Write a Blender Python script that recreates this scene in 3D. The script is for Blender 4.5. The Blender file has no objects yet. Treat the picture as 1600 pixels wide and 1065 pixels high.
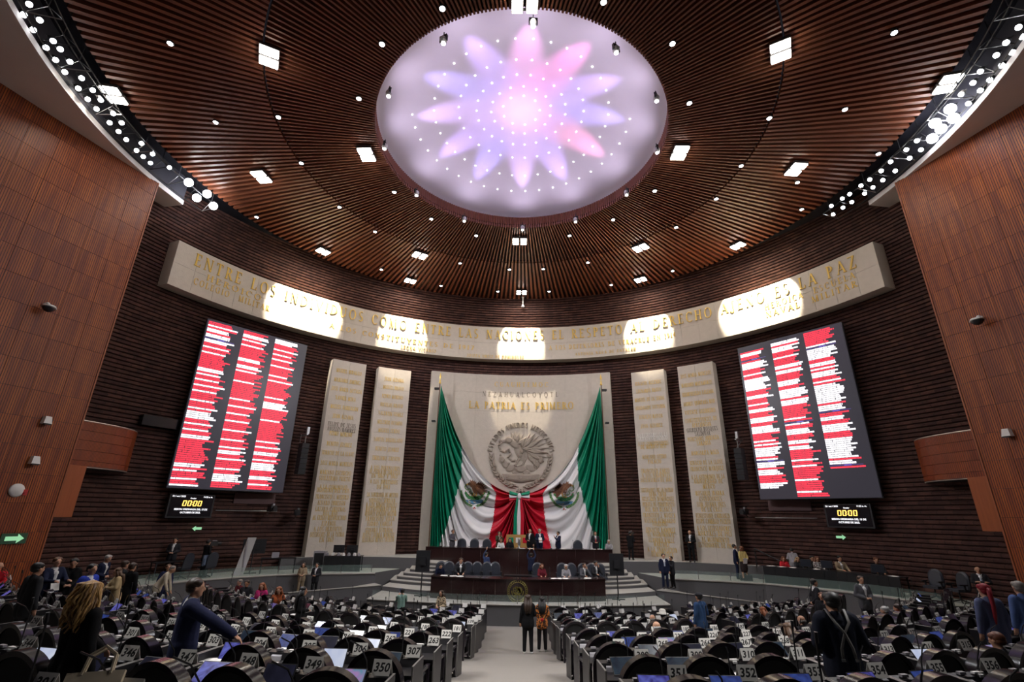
import bpy, bmesh, math, random
import numpy as np
from mathutils import Vector, Matrix
random.seed(7)
C = bpy.context.scene.collection
SC = bpy.context.scene
R = math.radians
PI = math.pi

# ---------------------------------------------------------------- camera
def make_camera():
    cd = bpy.data.cameras.new('camera'); co = bpy.data.objects.new('camera', cd); C.objects.link(co)
    cd.sensor_width = 36.0; cd.lens = 753.5 / 1600 * 36.0
    cd.clip_start = 0.05; cd.clip_end = 200
    p, yw, ro = R(19.907), R(1.37), R(.859)
    fw = Vector((-math.sin(yw) * math.cos(p), math.cos(yw) * math.cos(p), math.sin(p)))
    rt = Vector((math.cos(yw), math.sin(yw), 0)); up = rt.cross(fw)
    rt2 = math.cos(ro) * rt + math.sin(ro) * up; up2 = -math.sin(ro) * rt + math.cos(ro) * up
    m = Matrix((rt2, up2, -fw)).transposed().to_4x4(); m.translation = Vector((.162, 0, 4.5))
    co.matrix_world = m; SC.camera = co
make_camera()

# ---------------------------------------------------------------- world, exposure
w = bpy.data.worlds.new('world'); SC.world = w; w.use_nodes = True
w.node_tree.nodes['Background'].inputs[0].default_value = (.010, .010, .014, 1)
w.node_tree.nodes['Background'].inputs[1].default_value = 1.0
SC.view_settings.view_transform = 'Standard'; SC.view_settings.look = 'None'
SC.view_settings.gamma = 1.0; SC.view_settings.use_curve_mapping = False
SC.view_settings.exposure = 0.0
try:
    SC.cycles.max_bounces = 5; SC.cycles.diffuse_bounces = 3; SC.cycles.glossy_bounces = 2
    SC.cycles.transmission_bounces = 3; SC.cycles.transparent_max_bounces = 6
    SC.cycles.sample_clamp_indirect = 6.0; SC.cycles.caustics_reflective = False; SC.cycles.caustics_refractive = False
except Exception: pass

def lamp(name, kind, loc, energy, col=(1, 1, 1), aim=None, parent=None, **kw):
    l = bpy.data.lights.new(name, kind); l.energy = energy; l.color = col
    for k, v in kw.items(): setattr(l, k, v)
    o = bpy.data.objects.new(name, l); C.objects.link(o)
    loc = Vector(loc); o.location = loc
    if aim is not None: o.rotation_euler = (Vector(aim) - loc).to_track_quat('-Z', 'Y').to_euler()
    if parent:
        o.parent = parent; o.location = loc - parent.location
    return o

# light levels (tuned against the photograph)
FLOOD_W, FLOOD_COL = 130.0, (1.0, .90, .78)     # the paired square ceiling floods, each
FRIEZE_W = 12000.0                               # the five floods at the ceiling edge, thrown on the stone band
DOWN_W = 14.0                                   # small round downlights
TRUSS_W = 1150.0                                # stage spots on the two curved trusses
DOME_W = 1050.0                                  # coloured heads round the dome

# ---------------------------------------------------------------- materials
MATS = {}
def mat(name, col, rough=.5, metal=0, emit=None, es=0, noise=0, nscale=8, bump=0, bscale=30, spec=.5, stretch=None, alpha=1, trans=0, coat=0):
    if name in MATS: return MATS[name]
    m = bpy.data.materials.new(name); m.use_nodes = True; nt = m.node_tree; N = nt.nodes; L = nt.links
    b = N['Principled BSDF']
    col = (*col[:3], 1)
    b.inputs['Base Color'].default_value = col; b.inputs['Roughness'].default_value = rough
    b.inputs['Metallic'].default_value = metal; b.inputs['Specular IOR Level'].default_value = spec
    if coat: b.inputs['Coat Weight'].default_value = coat; b.inputs['Coat Roughness'].default_value = .12
    if trans: b.inputs['Transmission Weight'].default_value = trans
    if alpha < 1: b.inputs['Alpha'].default_value = alpha
    if emit is not None:
        b.inputs['Emission Color'].default_value = (*emit, 1); b.inputs['Emission Strength'].default_value = es
    if noise or bump:
        tc = N.new('ShaderNodeTexCoord'); src = tc.outputs['Object']
        if stretch:
            mp = N.new('ShaderNodeMapping'); mp.inputs['Scale'].default_value = stretch
            L.new(src, mp.inputs[0]); src = mp.outputs[0]
    if noise:
        n = N.new('ShaderNodeTexNoise'); n.inputs['Scale'].default_value = nscale; n.inputs['Detail'].default_value = 4
        L.new(src, n.inputs['Vector'])
        mx = N.new('ShaderNodeMix'); mx.data_type = 'RGBA'
        L.new(n.outputs['Fac'], mx.inputs[0])
        mx.inputs[6].default_value = tuple(max(0, c * (1 - noise)) for c in col[:3]) + (1,)
        mx.inputs[7].default_value = tuple(min(1, c * (1 + noise)) for c in col[:3]) + (1,)
        L.new(mx.outputs[2], b.inputs['Base Color'])
    if bump:
        n2 = N.new('ShaderNodeTexNoise'); n2.inputs['Scale'].default_value = bscale; n2.inputs['Detail'].default_value = 3
        L.new(src, n2.inputs['Vector'])
        bp = N.new('ShaderNodeBump'); bp.inputs['Strength'].default_value = bump; bp.inputs['Distance'].default_value = .02
        L.new(n2.outputs['Fac'], bp.inputs['Height']); L.new(bp.outputs[0], b.inputs['Normal'])
    MATS[name] = m; return m

def brick_mat():
    m = bpy.data.materials.new('dark_brick'); m.use_nodes = True; N = m.node_tree.nodes; L = m.node_tree.links; b = N['Principled BSDF']
    uv = N.new('ShaderNodeUVMap')
    br = N.new('ShaderNodeTexBrick'); br.inputs['Scale'].default_value = 1; br.inputs['Brick Width'].default_value = .62
    br.inputs['Row Height'].default_value = .2; br.inputs['Mortar Size'].default_value = .012
    br.inputs['Color1'].default_value = (.125, .062, .050, 1); br.inputs['Color2'].default_value = (.070, .034, .030, 1)
    br.inputs['Mortar'].default_value = (.030, .018, .016, 1)
    L.new(uv.outputs[0], br.inputs[0])
    n = N.new('ShaderNodeTexNoise'); n.inputs['Scale'].default_value = 2.5; n.inputs['Detail'].default_value = 5; L.new(uv.outputs[0], n.inputs['Vector'])
    mx = N.new('ShaderNodeMix'); mx.data_type = 'RGBA'; mx.blend_type = 'MULTIPLY'; mx.inputs[0].default_value = .7
    L.new(br.outputs[0], mx.inputs[6]); 
    cr = N.new('ShaderNodeValToRGB'); cr.color_ramp.elements[0].position = .3; cr.color_ramp.elements[0].color = (.5, .5, .5, 1); cr.color_ramp.elements[1].position = .7
    cr.color_ramp.elements[1].color = (1.3, 1.2, 1.15, 1); L.new(n.outputs['Fac'], cr.inputs[0]); L.new(cr.outputs[0], mx.inputs[7])
    L.new(mx.outputs[2], b.inputs['Base Color']); b.inputs['Roughness'].default_value = .75; b.inputs['Specular IOR Level'].default_value = .3
    return m

def slatwood_mat(name, c1, c2, pitch, horiz=False):
    # fine vertical strip cladding: colour grain + fine relief
    m = bpy.data.materials.new(name); m.use_nodes = True; N = m.node_tree.nodes; L = m.node_tree.links; b = N['Principled BSDF']
    uv = N.new('ShaderNodeUVMap')
    mp = N.new('ShaderNodeMapping'); mp.inputs['Scale'].default_value = (1.6, .12, 1); L.new(uv.outputs[0], mp.inputs[0])
    n = N.new('ShaderNodeTexNoise'); n.inputs['Scale'].default_value = 3; n.inputs['Detail'].default_value = 6; L.new(mp.outputs[0], n.inputs['Vector'])
    mx = N.new('ShaderNodeMix'); mx.data_type = 'RGBA'; mx.inputs[6].default_value = (*c1, 1); mx.inputs[7].default_value = (*c2, 1)
    cr = N.new('ShaderNodeValToRGB'); cr.color_ramp.elements[0].position = .35; cr.color_ramp.elements[1].position = .68
    L.new(n.outputs['Fac'], cr.inputs[0]); L.new(cr.outputs[0], mx.inputs[0])
    sp = N.new('ShaderNodeSeparateXYZ'); L.new(uv.outputs[0], sp.inputs[0])
    k = N.new('ShaderNodeMath'); k.operation = 'MULTIPLY'; k.inputs[1].default_value = 1 / pitch; L.new(sp.outputs[0], k.inputs[0])
    fr = N.new('ShaderNodeMath'); fr.operation = 'FRACT'; L.new(k.outputs[0], fr.inputs[0])
    gt = N.new('ShaderNodeMath'); gt.operation = 'GREATER_THAN'; gt.inputs[1].default_value = .34; L.new(fr.outputs[0], gt.inputs[0])
    m2 = N.new('ShaderNodeMix'); m2.data_type = 'RGBA'; m2.inputs[6].default_value = (c1[0] * .35, c1[1] * .3, c1[2] * .3, 1)
    L.new(gt.outputs[0], m2.inputs[0]); L.new(mx.outputs[2], m2.inputs[7]); L.new(m2.outputs[2], b.inputs['Base Color'])
    bp = N.new('ShaderNodeBump'); bp.inputs['Strength'].default_value = .6; bp.inputs['Distance'].default_value = .02
    L.new(gt.outputs[0], bp.inputs['Height']); L.new(bp.outputs[0], b.inputs['Normal'])
    b.inputs['Roughness'].default_value = .45
    return m

def screen_mat(name, kind):
    # desk tablet pictures (emissive print): blue gradients, white pages
    m = bpy.data.materials.new(name); m.use_nodes = True; N = m.node_tree.nodes; L = m.node_tree.links; b = N['Principled BSDF']
    tc = N.new('ShaderNodeTexCoord'); n = N.new('ShaderNodeTexNoise'); n.inputs['Scale'].default_value = 5 if kind < 3 else 2
    n.inputs['Distortion'].default_value = 1.5
    L.new(tc.outputs['Object'], n.inputs['Vector']); cr = N.new('ShaderNodeValToRGB'); L.new(n.outputs['Fac'], cr.inputs[0])
    pal = [((.02, .03, .13), (.04, .075, .30)), ((.04, .03, .18), (.14, .16, .60)), ((.12, .30, .42), (.50, .20, .50)), ((.55, .62, .85), (.80, .84, .95)), ((.008, .014, .025), (.025, .05, .07)), ((.010, .010, .02), (.03, .03, .06))][kind]
    cr.color_ramp.elements[0].color = (*pal[0], 1); cr.color_ramp.elements[1].color = (*pal[1], 1)
    cr.color_ramp.elements[0].position = .35; cr.color_ramp.elements[1].position = .65
    b.inputs['Base Color'].default_value = (.01, .01, .015, 1); b.inputs['Roughness'].default_value = .15
    L.new(cr.outputs[0], b.inputs['Emission Color']); b.inputs['Emission Strength'].default_value = .75 if kind < 5 else .4
    return m

# ---------------------------------------------------------------- mesh builder
class MB:
    def __init__(s): s.v = []; s.f = []; s.m = []; s.uv = None
    def add(s, vs, fs, mi=0):
        o = len(s.v); s.v += [tuple(p) for p in vs]; s.f += [tuple(o + i for i in f) for f in fs]; s.m += [mi] * len(fs); return s
    def box(s, c, d, rz=0, mi=0, rx=0):
        x, y, z = d[0] / 2, d[1] / 2, d[2] / 2
        vs = [Vector((a * x, b * y, e * z)) for e in (-1, 1) for b in (-1, 1) for a in (-1, 1)]
        if rx: q = Matrix.Rotation(rx, 3, 'X'); vs = [q @ p for p in vs]
        if rz: q = Matrix.Rotation(rz, 3, 'Z'); vs = [q @ p for p in vs]
        vs = [p + Vector(c) for p in vs]
        return s.add(vs, [(0, 2, 3, 1), (4, 5, 7, 6), (0, 1, 5, 4), (2, 6, 7, 3), (0, 4, 6, 2), (1, 3, 7, 5)], mi)
    def hexa(s, vs, mi=0):   # 8 points: bottom 4 ccw, top 4 ccw
        return s.add(vs, [(3, 2, 1, 0), (4, 5, 6, 7), (0, 1, 5, 4), (1, 2, 6, 5), (2, 3, 7, 6), (3, 0, 4, 7)], mi)
    def prism(s, poly, z0, z1, mi=0):
        n = len(poly); vs = [(x, y, z0) for x, y in poly] + [(x, y, z1) for x, y in poly]
        return s.add(vs, [tuple(range(n - 1, -1, -1)), tuple(range(n, 2 * n))] + [(i, (i + 1) % n, n + (i + 1) % n, n + i) for i in range(n)], mi)
    def tube(s, pts, rad, n=8, mi=0, cap=True):
        pts = [Vector(p) for p in pts]; k = len(pts); rad = rad if isinstance(rad, (list, tuple)) else [rad] * k; o = []
        up = None
        for i, p in enumerate(pts):
            t = (pts[min(i + 1, k - 1)] - pts[max(i - 1, 0)]).normalized()
            if up is None: up = Vector((0, 0, 1)) if abs(t.z) < .9 else Vector((1, 0, 0))
            a = t.cross(up).normalized(); b2 = a.cross(t).normalized(); up = b2
            for j in range(n):
                an = 2 * PI * j / n; o.append(p + rad[i] * (math.cos(an) * a + math.sin(an) * b2))
        fs = [(i * n + j, i * n + (j + 1) % n, (i + 1) * n + (j + 1) % n, (i + 1) * n + j) for i in range(k - 1) for j in range(n)]
        if cap: fs += [tuple(range(n - 1, -1, -1)), tuple(range((k - 1) * n, k * n))]
        return s.add(o, fs, mi)
    def ball(s, c, r, n=10, mi=0, rot=None):
        r = r if isinstance(r, (tuple, list)) else (r, r, r); m = max(4, n // 2 + 1); vs = [Vector((0, 0, -r[2]))]
        for i in range(1, m):
            ph = -PI / 2 + PI * i / m
            for j in range(n):
                th = 2 * PI * j / n; vs.append(Vector((r[0] * math.cos(ph) * math.cos(th), r[1] * math.cos(ph) * math.sin(th), r[2] * math.sin(ph))))
        vs.append(Vector((0, 0, r[2]))); e = len(vs) - 1
        fs = [(0, 1 + (j + 1) % n, 1 + j) for j in range(n)]
        for i in range(m - 2):
            for j in range(n):
                a = 1 + i * n + j; b2 = 1 + i * n + (j + 1) % n; fs.append((a, b2, b2 + n, a + n))
        fs += [(e, e - n + j, e - n + (j + 1) % n) for j in range(n)]
        if rot is not None: vs = [rot @ p for p in vs]
        c = Vector(c); return s.add([p + c for p in vs], fs, mi)
    def lathe(s, prof, c=(0, 0, 0), n=20, mi=0, axis='Z'):
        k = len(prof); vs = []
        for r_, z in prof:
            for j in range(n):
                a = 2 * PI * j / n; vs.append((c[0] + r_ * math.cos(a), c[1] + r_ * math.sin(a), c[2] + z))
        fs = [(i * n + j, i * n + (j + 1) % n, (i + 1) * n + (j + 1) % n, (i + 1) * n + j) for i in range(k - 1) for j in range(n)]
        fs += [tuple(range(n - 1, -1, -1)), tuple(range((k - 1) * n, k * n))]
        return s.add(vs, fs, mi)
    def grid(s, P, mi=0):   # P[i][j] points
        a = len(P); b2 = len(P[0]); vs = [p for row in P for p in row]
        return s.add(vs, [(i * b2 + j, i * b2 + j + 1, (i + 1) * b2 + j + 1, (i + 1) * b2 + j) for i in range(a - 1) for j in range(b2 - 1)], mi)
    def mesh(s, name, mats, smooth=False, uvf=None):
        me = bpy.data.meshes.new(name); me.from_pydata([tuple(p) for p in s.v], [], s.f)
        mats = mats if isinstance(mats, (list, tuple)) else [mats]
        for m_ in mats: me.materials.append(m_)
        me.polygons.foreach_set('material_index', s.m)
        if smooth: me.polygons.foreach_set('use_smooth', [True] * len(s.f))
        if uvf:
            ul = me.uv_layers.new(name='UVMap'); co = np.zeros(len(me.loops) * 2, 'f'); 
            vi = np.zeros(len(me.loops), 'i'); me.loops.foreach_get('vertex_index', vi)
            tab = np.array([uvf(p) for p in s.v], 'f'); ul.data.foreach_set('uv', tab[vi].ravel())
        me.update(); return me
    def build(s, name, mats, parent=None, smooth=False, uvf=None, world=False):
        return place(s.mesh(name, mats, smooth, uvf), name, parent, world)

def place(me, name, parent=None, world=False, loc=None, rz=0):
    o = bpy.data.objects.new(name, me); C.objects.link(o)
    if parent is not None:
        o.parent = parent
        if world: o.location = -parent.location
    if loc is not None: o.location = loc
    if rz: o.rotation_euler[2] = rz
    return o
LABELS = {}
def tag(o, label, cat, group=None, kind=None):
    if label: o['label'] = label
    if cat: o['category'] = cat
    if group: o['group'] = group
    if kind: o['kind'] = kind
    return o
def thing(name, label, cat, loc=(0, 0, 0), rz=0, group=None):
    o = bpy.data.objects.new(name, None); C.objects.link(o); o.location = loc; o.rotation_euler[2] = rz; o.empty_display_size = .1
    return tag(o, label, cat, group)
def struct(o): o['kind'] = 'structure'; return o

WY = 14.9                                  # centre of the curved brick wall
def pw(r, a, z): return (r * math.sin(a), WY + r * math.cos(a), z)
CY = 18.2                                  # centre of the ceiling rings
def pc(r, a, z): return (r * math.sin(a), CY + r * math.cos(a), z)
HY = 33.0                                  # centre of the seating rows
def floor_z(x, y): return max(0.0, .138 * (math.hypot(x, HY - y) - 12.95))
ZC = 20.7
# ================================================================ the setting
M_CARPET = mat('carpet', (.235, .218, .198), .95, noise=.22, nscale=60, bump=.25, bscale=240, spec=.1)
M_STEP = mat('step_carpet', (.34, .33, .30), .95, noise=.12, nscale=50, bump=.2, bscale=200, spec=.1)
M_PODWALL = mat('grey_wall_carpet', (.115, .112, .115), .95, noise=.15, nscale=40, bump=.25, bscale=160, spec=.1)
M_BRICK = brick_mat()
M_DARK = mat('dark_void', (.018, .018, .024), .9, spec=.1)
M_SOFFIT = mat('pale_plaster', (.80, .77, .74), .9, noise=.04, nscale=2)
M_DOME = mat('white_dome_plaster', (.82, .80, .82), .8, noise=.02, nscale=2)
M_SLAT = mat('ceiling_slat_wood', (.24, .080, .040), .42, noise=.45, nscale=3, stretch=(6, .5, 6), spec=.5)
M_SLAT2 = mat('ceiling_slat_wood_outer', (.25, .082, .040), .40, noise=.45, nscale=3, stretch=(6, .5, 6), spec=.5)
M_WALLWOOD = slatwood_mat('side_wall_wood', (.21, .037, .006), (.43, .108, .013), .075)
M_BALWOOD = slatwood_mat('balcony_wood', (.20, .036, .009), (.32, .070, .015), .07)
M_EDGE = mat('wood_edge', (.30, .082, .028), .45, noise=.25, nscale=3, stretch=(4, 4, .4))
M_BLACK = mat('black_metal', (.02, .02, .022), .45, spec=.4)
M_STEEL = mat('steel', (.45, .45, .46), .35, metal=.9)

# floor: carpet, raked towards the back
def build_floor():
    b = MB(); xs = [-24 + .75 * i for i in range(65)]; ys = [-4 + .75 * i for i in range(54)]
    b.grid([[(x, y, floor_z(x, y)) for x in xs] for y in ys])
    b.f = [f[::-1] for f in b.f] if False else b.f
    struct(b.build('floor', M_CARPET, smooth=True))
build_floor()

# curved brick wall with proud courses
def build_wall():
    b = MB(); na = 150; h = .2; prof = []
    z = -.2
    while z < 21.3:
        prof += [(20.16, z), (20.08, z + .03), (20.05, z + h - .07), (20.16, z + h - .035)]; z += h
    A = [R(-104) + R(208) * i / na for i in range(na + 1)]
    b.grid([[pw(r_, a, z) for a in A] for r_, z in prof])
    struct(b.build('wall_front', M_BRICK, uvf=lambda p: (math.atan2(p[0], p[1] - WY) * 20, p[2])))
build_wall()

# wood-clad side walls: backing, panels (parts), lit end post
def build_side(s, side):
    A = Vector((s * 18.0, 19.47, 0)); d = Vector((s * 1.8, -5.92, 0)).normalized(); n = Vector((-s * d.y * s, 0, 0))
    nin = Vector((-d.y, d.x, 0)); nin = nin if nin.x * s < 0 else -nin
    L_ = 16.0; b = MB()
    a0, a1 = A - nin * .02, A + d * L_ - nin * .02
    b.hexa([a0 + Vector((0, 0, .6)), a1 + Vector((0, 0, .6)), a1 - nin * .3 + Vector((0, 0, .6)), a0 - nin * .3 + Vector((0, 0, .6)),
            a0 + Vector((0, 0, 19.8)), a1 + Vector((0, 0, 19.8)), a1 - nin * .3 + Vector((0, 0, 19.8)), a0 - nin * .3 + Vector((0, 0, 19.8))])
    wall = struct(b.build('wall_' + side, mat('wall_backing', (.035, .014, .008), .8)))
    pwid, ph = 1.0, 1.02
    for i in range(12):
        for k in range(19):
            u0, u1 = i * pwid + .006, (i + 1) * pwid - .006; z0, z1 = .62 + k * ph, min(19.74, .62 + (k + 1) * ph - .012)
            p = [A + d * u0, A + d * u1]; t = nin * .03
            q = MB(); vs = [p[0], p[1], p[1] + t, p[0] + t]
            q.hexa([v + Vector((0, 0, z0)) for v in vs] + [v + Vector((0, 0, z1)) for v in vs])
            off = random.random() * 7
            q.build('wood_panel', M_WALLWOOD, wall, uvf=lambda v: ((Vector(v) - A).dot(d) + 0, v[2] + off))
    e = MB(); t = nin * .05; w_ = -d * .06
    e.hexa([A + w_ + t + Vector((0, 0, .6)), A + t + Vector((0, 0, .6)), A - nin * .55 + Vector((0, 0, .6)), A + w_ - nin * .55 + Vector((0, 0, .6)),
            A + w_ + t + Vector((0, 0, 19.76)), A + t + Vector((0, 0, 19.76)), A - nin * .55 + Vector((0, 0, 19.76)), A + w_ - nin * .55 + Vector((0, 0, 19.76))])
    e.build('end_post', M_EDGE, wall)
    return A, d, nin
SIDE = {-1: build_side(-1, 'left'), 1: build_side(1, 'right')}

# balconies between side wall and brick wall
def build_balcony(s, lab):
    root = thing('balcony', lab, 'balcony', (s * 18.3, 21.5, 6.2))
    line = [(18.42, 19.55), (18.2, 20.5), (18.05, 21.4), (18.05, 22.0), (18.13, 22.5), (18.35, 23.0), (18.75, 23.45)]
    P = [Vector((s * x, y, 0)) for x, y in line]; cum = [0]
    for i in range(1, len(P)): cum.append(cum[-1] + (P[i] - P[i - 1]).length)
    zs = [6.2, 6.42, 6.84, 7.24, 7.64, 8.0]
    for k in range(5):
        q = MB()
        for i in range(len(P) - 1):
            a, b2 = P[i], P[i + 1]; o = Vector((s * .1, 0, 0))
            vs = [a, b2, b2 + o, a + o]
            q.hexa([v + Vector((0, 0, zs[k] + .006)) for v in vs] + [v + Vector((0, 0, zs[k + 1] - .006)) for v in vs])
        q.build('wood_panel', M_BALWOOD, root, uvf=lambda v: (v[1] * 1.05 + v[0], v[2] + k * 3), world=True)
    f = MB(); f.prism([(p.x, p.y) for p in P] + [(s * 20.3, 23.4), (s * 20.3, 19.4)][::1], 6.14, 6.2)
    f.build('floor_slab', mat('balcony_slab', (.05, .045, .045), .8), root, world=True)
    r_ = MB(); r_.tube([(p.x + s * .05, p.y, 8.03) for p in P], .035, 6); r_.tube([(p.x + s * .03, p.y, 6.17) for p in P], .035, 6)
    r_.build('edge_trim', mat('trim_metal', (.5, .44, .40), .4, metal=.6), root, world=True)
    d_ = MB(); d_.lathe([(.16, 0), (.2, -.02), (.2, -.06), (.02, -.07)], (s * 19.0, 20.6, 6.14), 18)
    d_.build('ceiling_speaker', mat('speaker_grille', (.35, .34, .32), .7), root, world=True)
    u = MB(); u.box((s * 18.35, 20.05, 5.2), (.5, .9, 2.0)); u.build('support_panel', M_EDGE, root, world=True)
build_balcony(-1, 'curved wood-clad balcony beside the left scoreboard screen')
build_balcony(1, 'curved wood-clad balcony beside the right scoreboard screen')

# pale soffits over the side walls and dark fascia
def build_soffit(s, nm):
    b = MB(); n = 40; A = [s * (R(80.5) + R(72) * i / n) for i in range(n + 1)]
    b.grid([[pc(18.1, a, 19.7) for a in A], [pc(24.0, a, 19.7) for a in A]])
    b.grid([[pc(24.0, a, 19.95) for a in A], [pc(18.1, a, 19.95) for a in A]])
    b.grid([[pc(18.1, a, 19.95) for a in A], [pc(18.1, a, 19.7) for a in A]])
    b.grid([[pc(18.1, A[0], 19.95), pc(24, A[0], 19.95)], [pc(18.1, A[0], 19.7), pc(24, A[0], 19.7)]])
    struct(b.build('trim_' + nm, M_SOFFIT))
    f = MB(); A2 = [s * (R(80.5) + R(72) * i / n) for i in range(n + 1)]
    f.grid([[pc(18.16, a, 19.95) for a in A2], [pc(18.16, a, 21.3) for a in A2]])
    struct(f.build('trim_' + str(int(nm) + 2), mat('fascia', (.045, .045, .06), .8)))
build_soffit(-1, '1'); build_soffit(1, '2')

# ceiling: dark void above, two rings of radial wooden slats, drum and shallow white dome
def ring(b, r0, r1, z, n=96):
    A = [2 * PI * i / n for i in range(n + 1)]
    b.grid([[pc(r0, a, z) for a in A], [pc(r1, a, z) for a in A]])
def build_ceiling():
    v = MB(); ring(v, 16.9, 26, 21.35); struct(v.build('ceiling_void', M_DARK))
    back = mat('slat_backing', (.028, .016, .013), .9)
    for nm, r0, r1, n, wd, hh, m_ in (('ceiling', 6.62, 10.86, 300, .078, .20, M_SLAT), ('ceiling_outer', 10.94, 17.0, 300, .15, .17, M_SLAT2)):
        b = MB(); ring(b, r0, r1 + .04, ZC + .21)
        if nm != 'ceiling':
            A = [2 * PI * i / 96 for i in range(97)]; b.grid([[pc(17.02, a, 20.72) for a in A], [pc(17.02, a, 21.4) for a in A]])
        c = struct(b.build(nm, back))
        q = MB(); w0 = wd * (.9 if nm == 'ceiling' else .8)
        q.hexa([(-w0 / 2, r0, ZC), (w0 / 2, r0, ZC), (wd / 2, r1, ZC), (-wd / 2, r1, ZC), (-w0 / 2, r0, ZC + hh), (w0 / 2, r0, ZC + hh), (wd / 2, r1, ZC + hh), (-wd / 2, r1, ZC + hh)])
        me = q.mesh('slat', m_)
        for i in range(n):
            a = 2 * PI * (i + .5) / n
            o = place(me, 'slat', c); o.location = (0, CY, random.uniform(-.006, .012)); o.rotation_euler[2] = -a
    # drum with vertical fins, then the dome
    d = MB(); n = 600; A = [2 * PI * i / n for i in range(n + 1)]
    d.grid([[pc(6.70 - (.07 if (i % 2) else 0), a, z) for i, a in enumerate(A)] for z in (ZC + .02, 21.45)])
    struct(d.build('ceiling_drum', mat('drum_wood', (.26, .10, .06), .5)))
    e = MB(); prof = [(6.7 * math.sin(t), 21.45 + 1.55 * (math.cos(t) - 0) ** 1.6) for t in [PI / 2 * (1 - i / 22) for i in range(23)]]
    A = [2 * PI * i / 96 for i in range(97)]
    e.grid([[pc(max(r_, .001), a, z) for a in A] for r_, z in prof])
    struct(e.build('ceiling_dome', M_DOME, smooth=True))
build_ceiling()
def dome_z(r_): t = math.asin(min(1, r_ / 6.7)); return 21.45 + 1.55 * math.cos(t) ** 1.6

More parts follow.
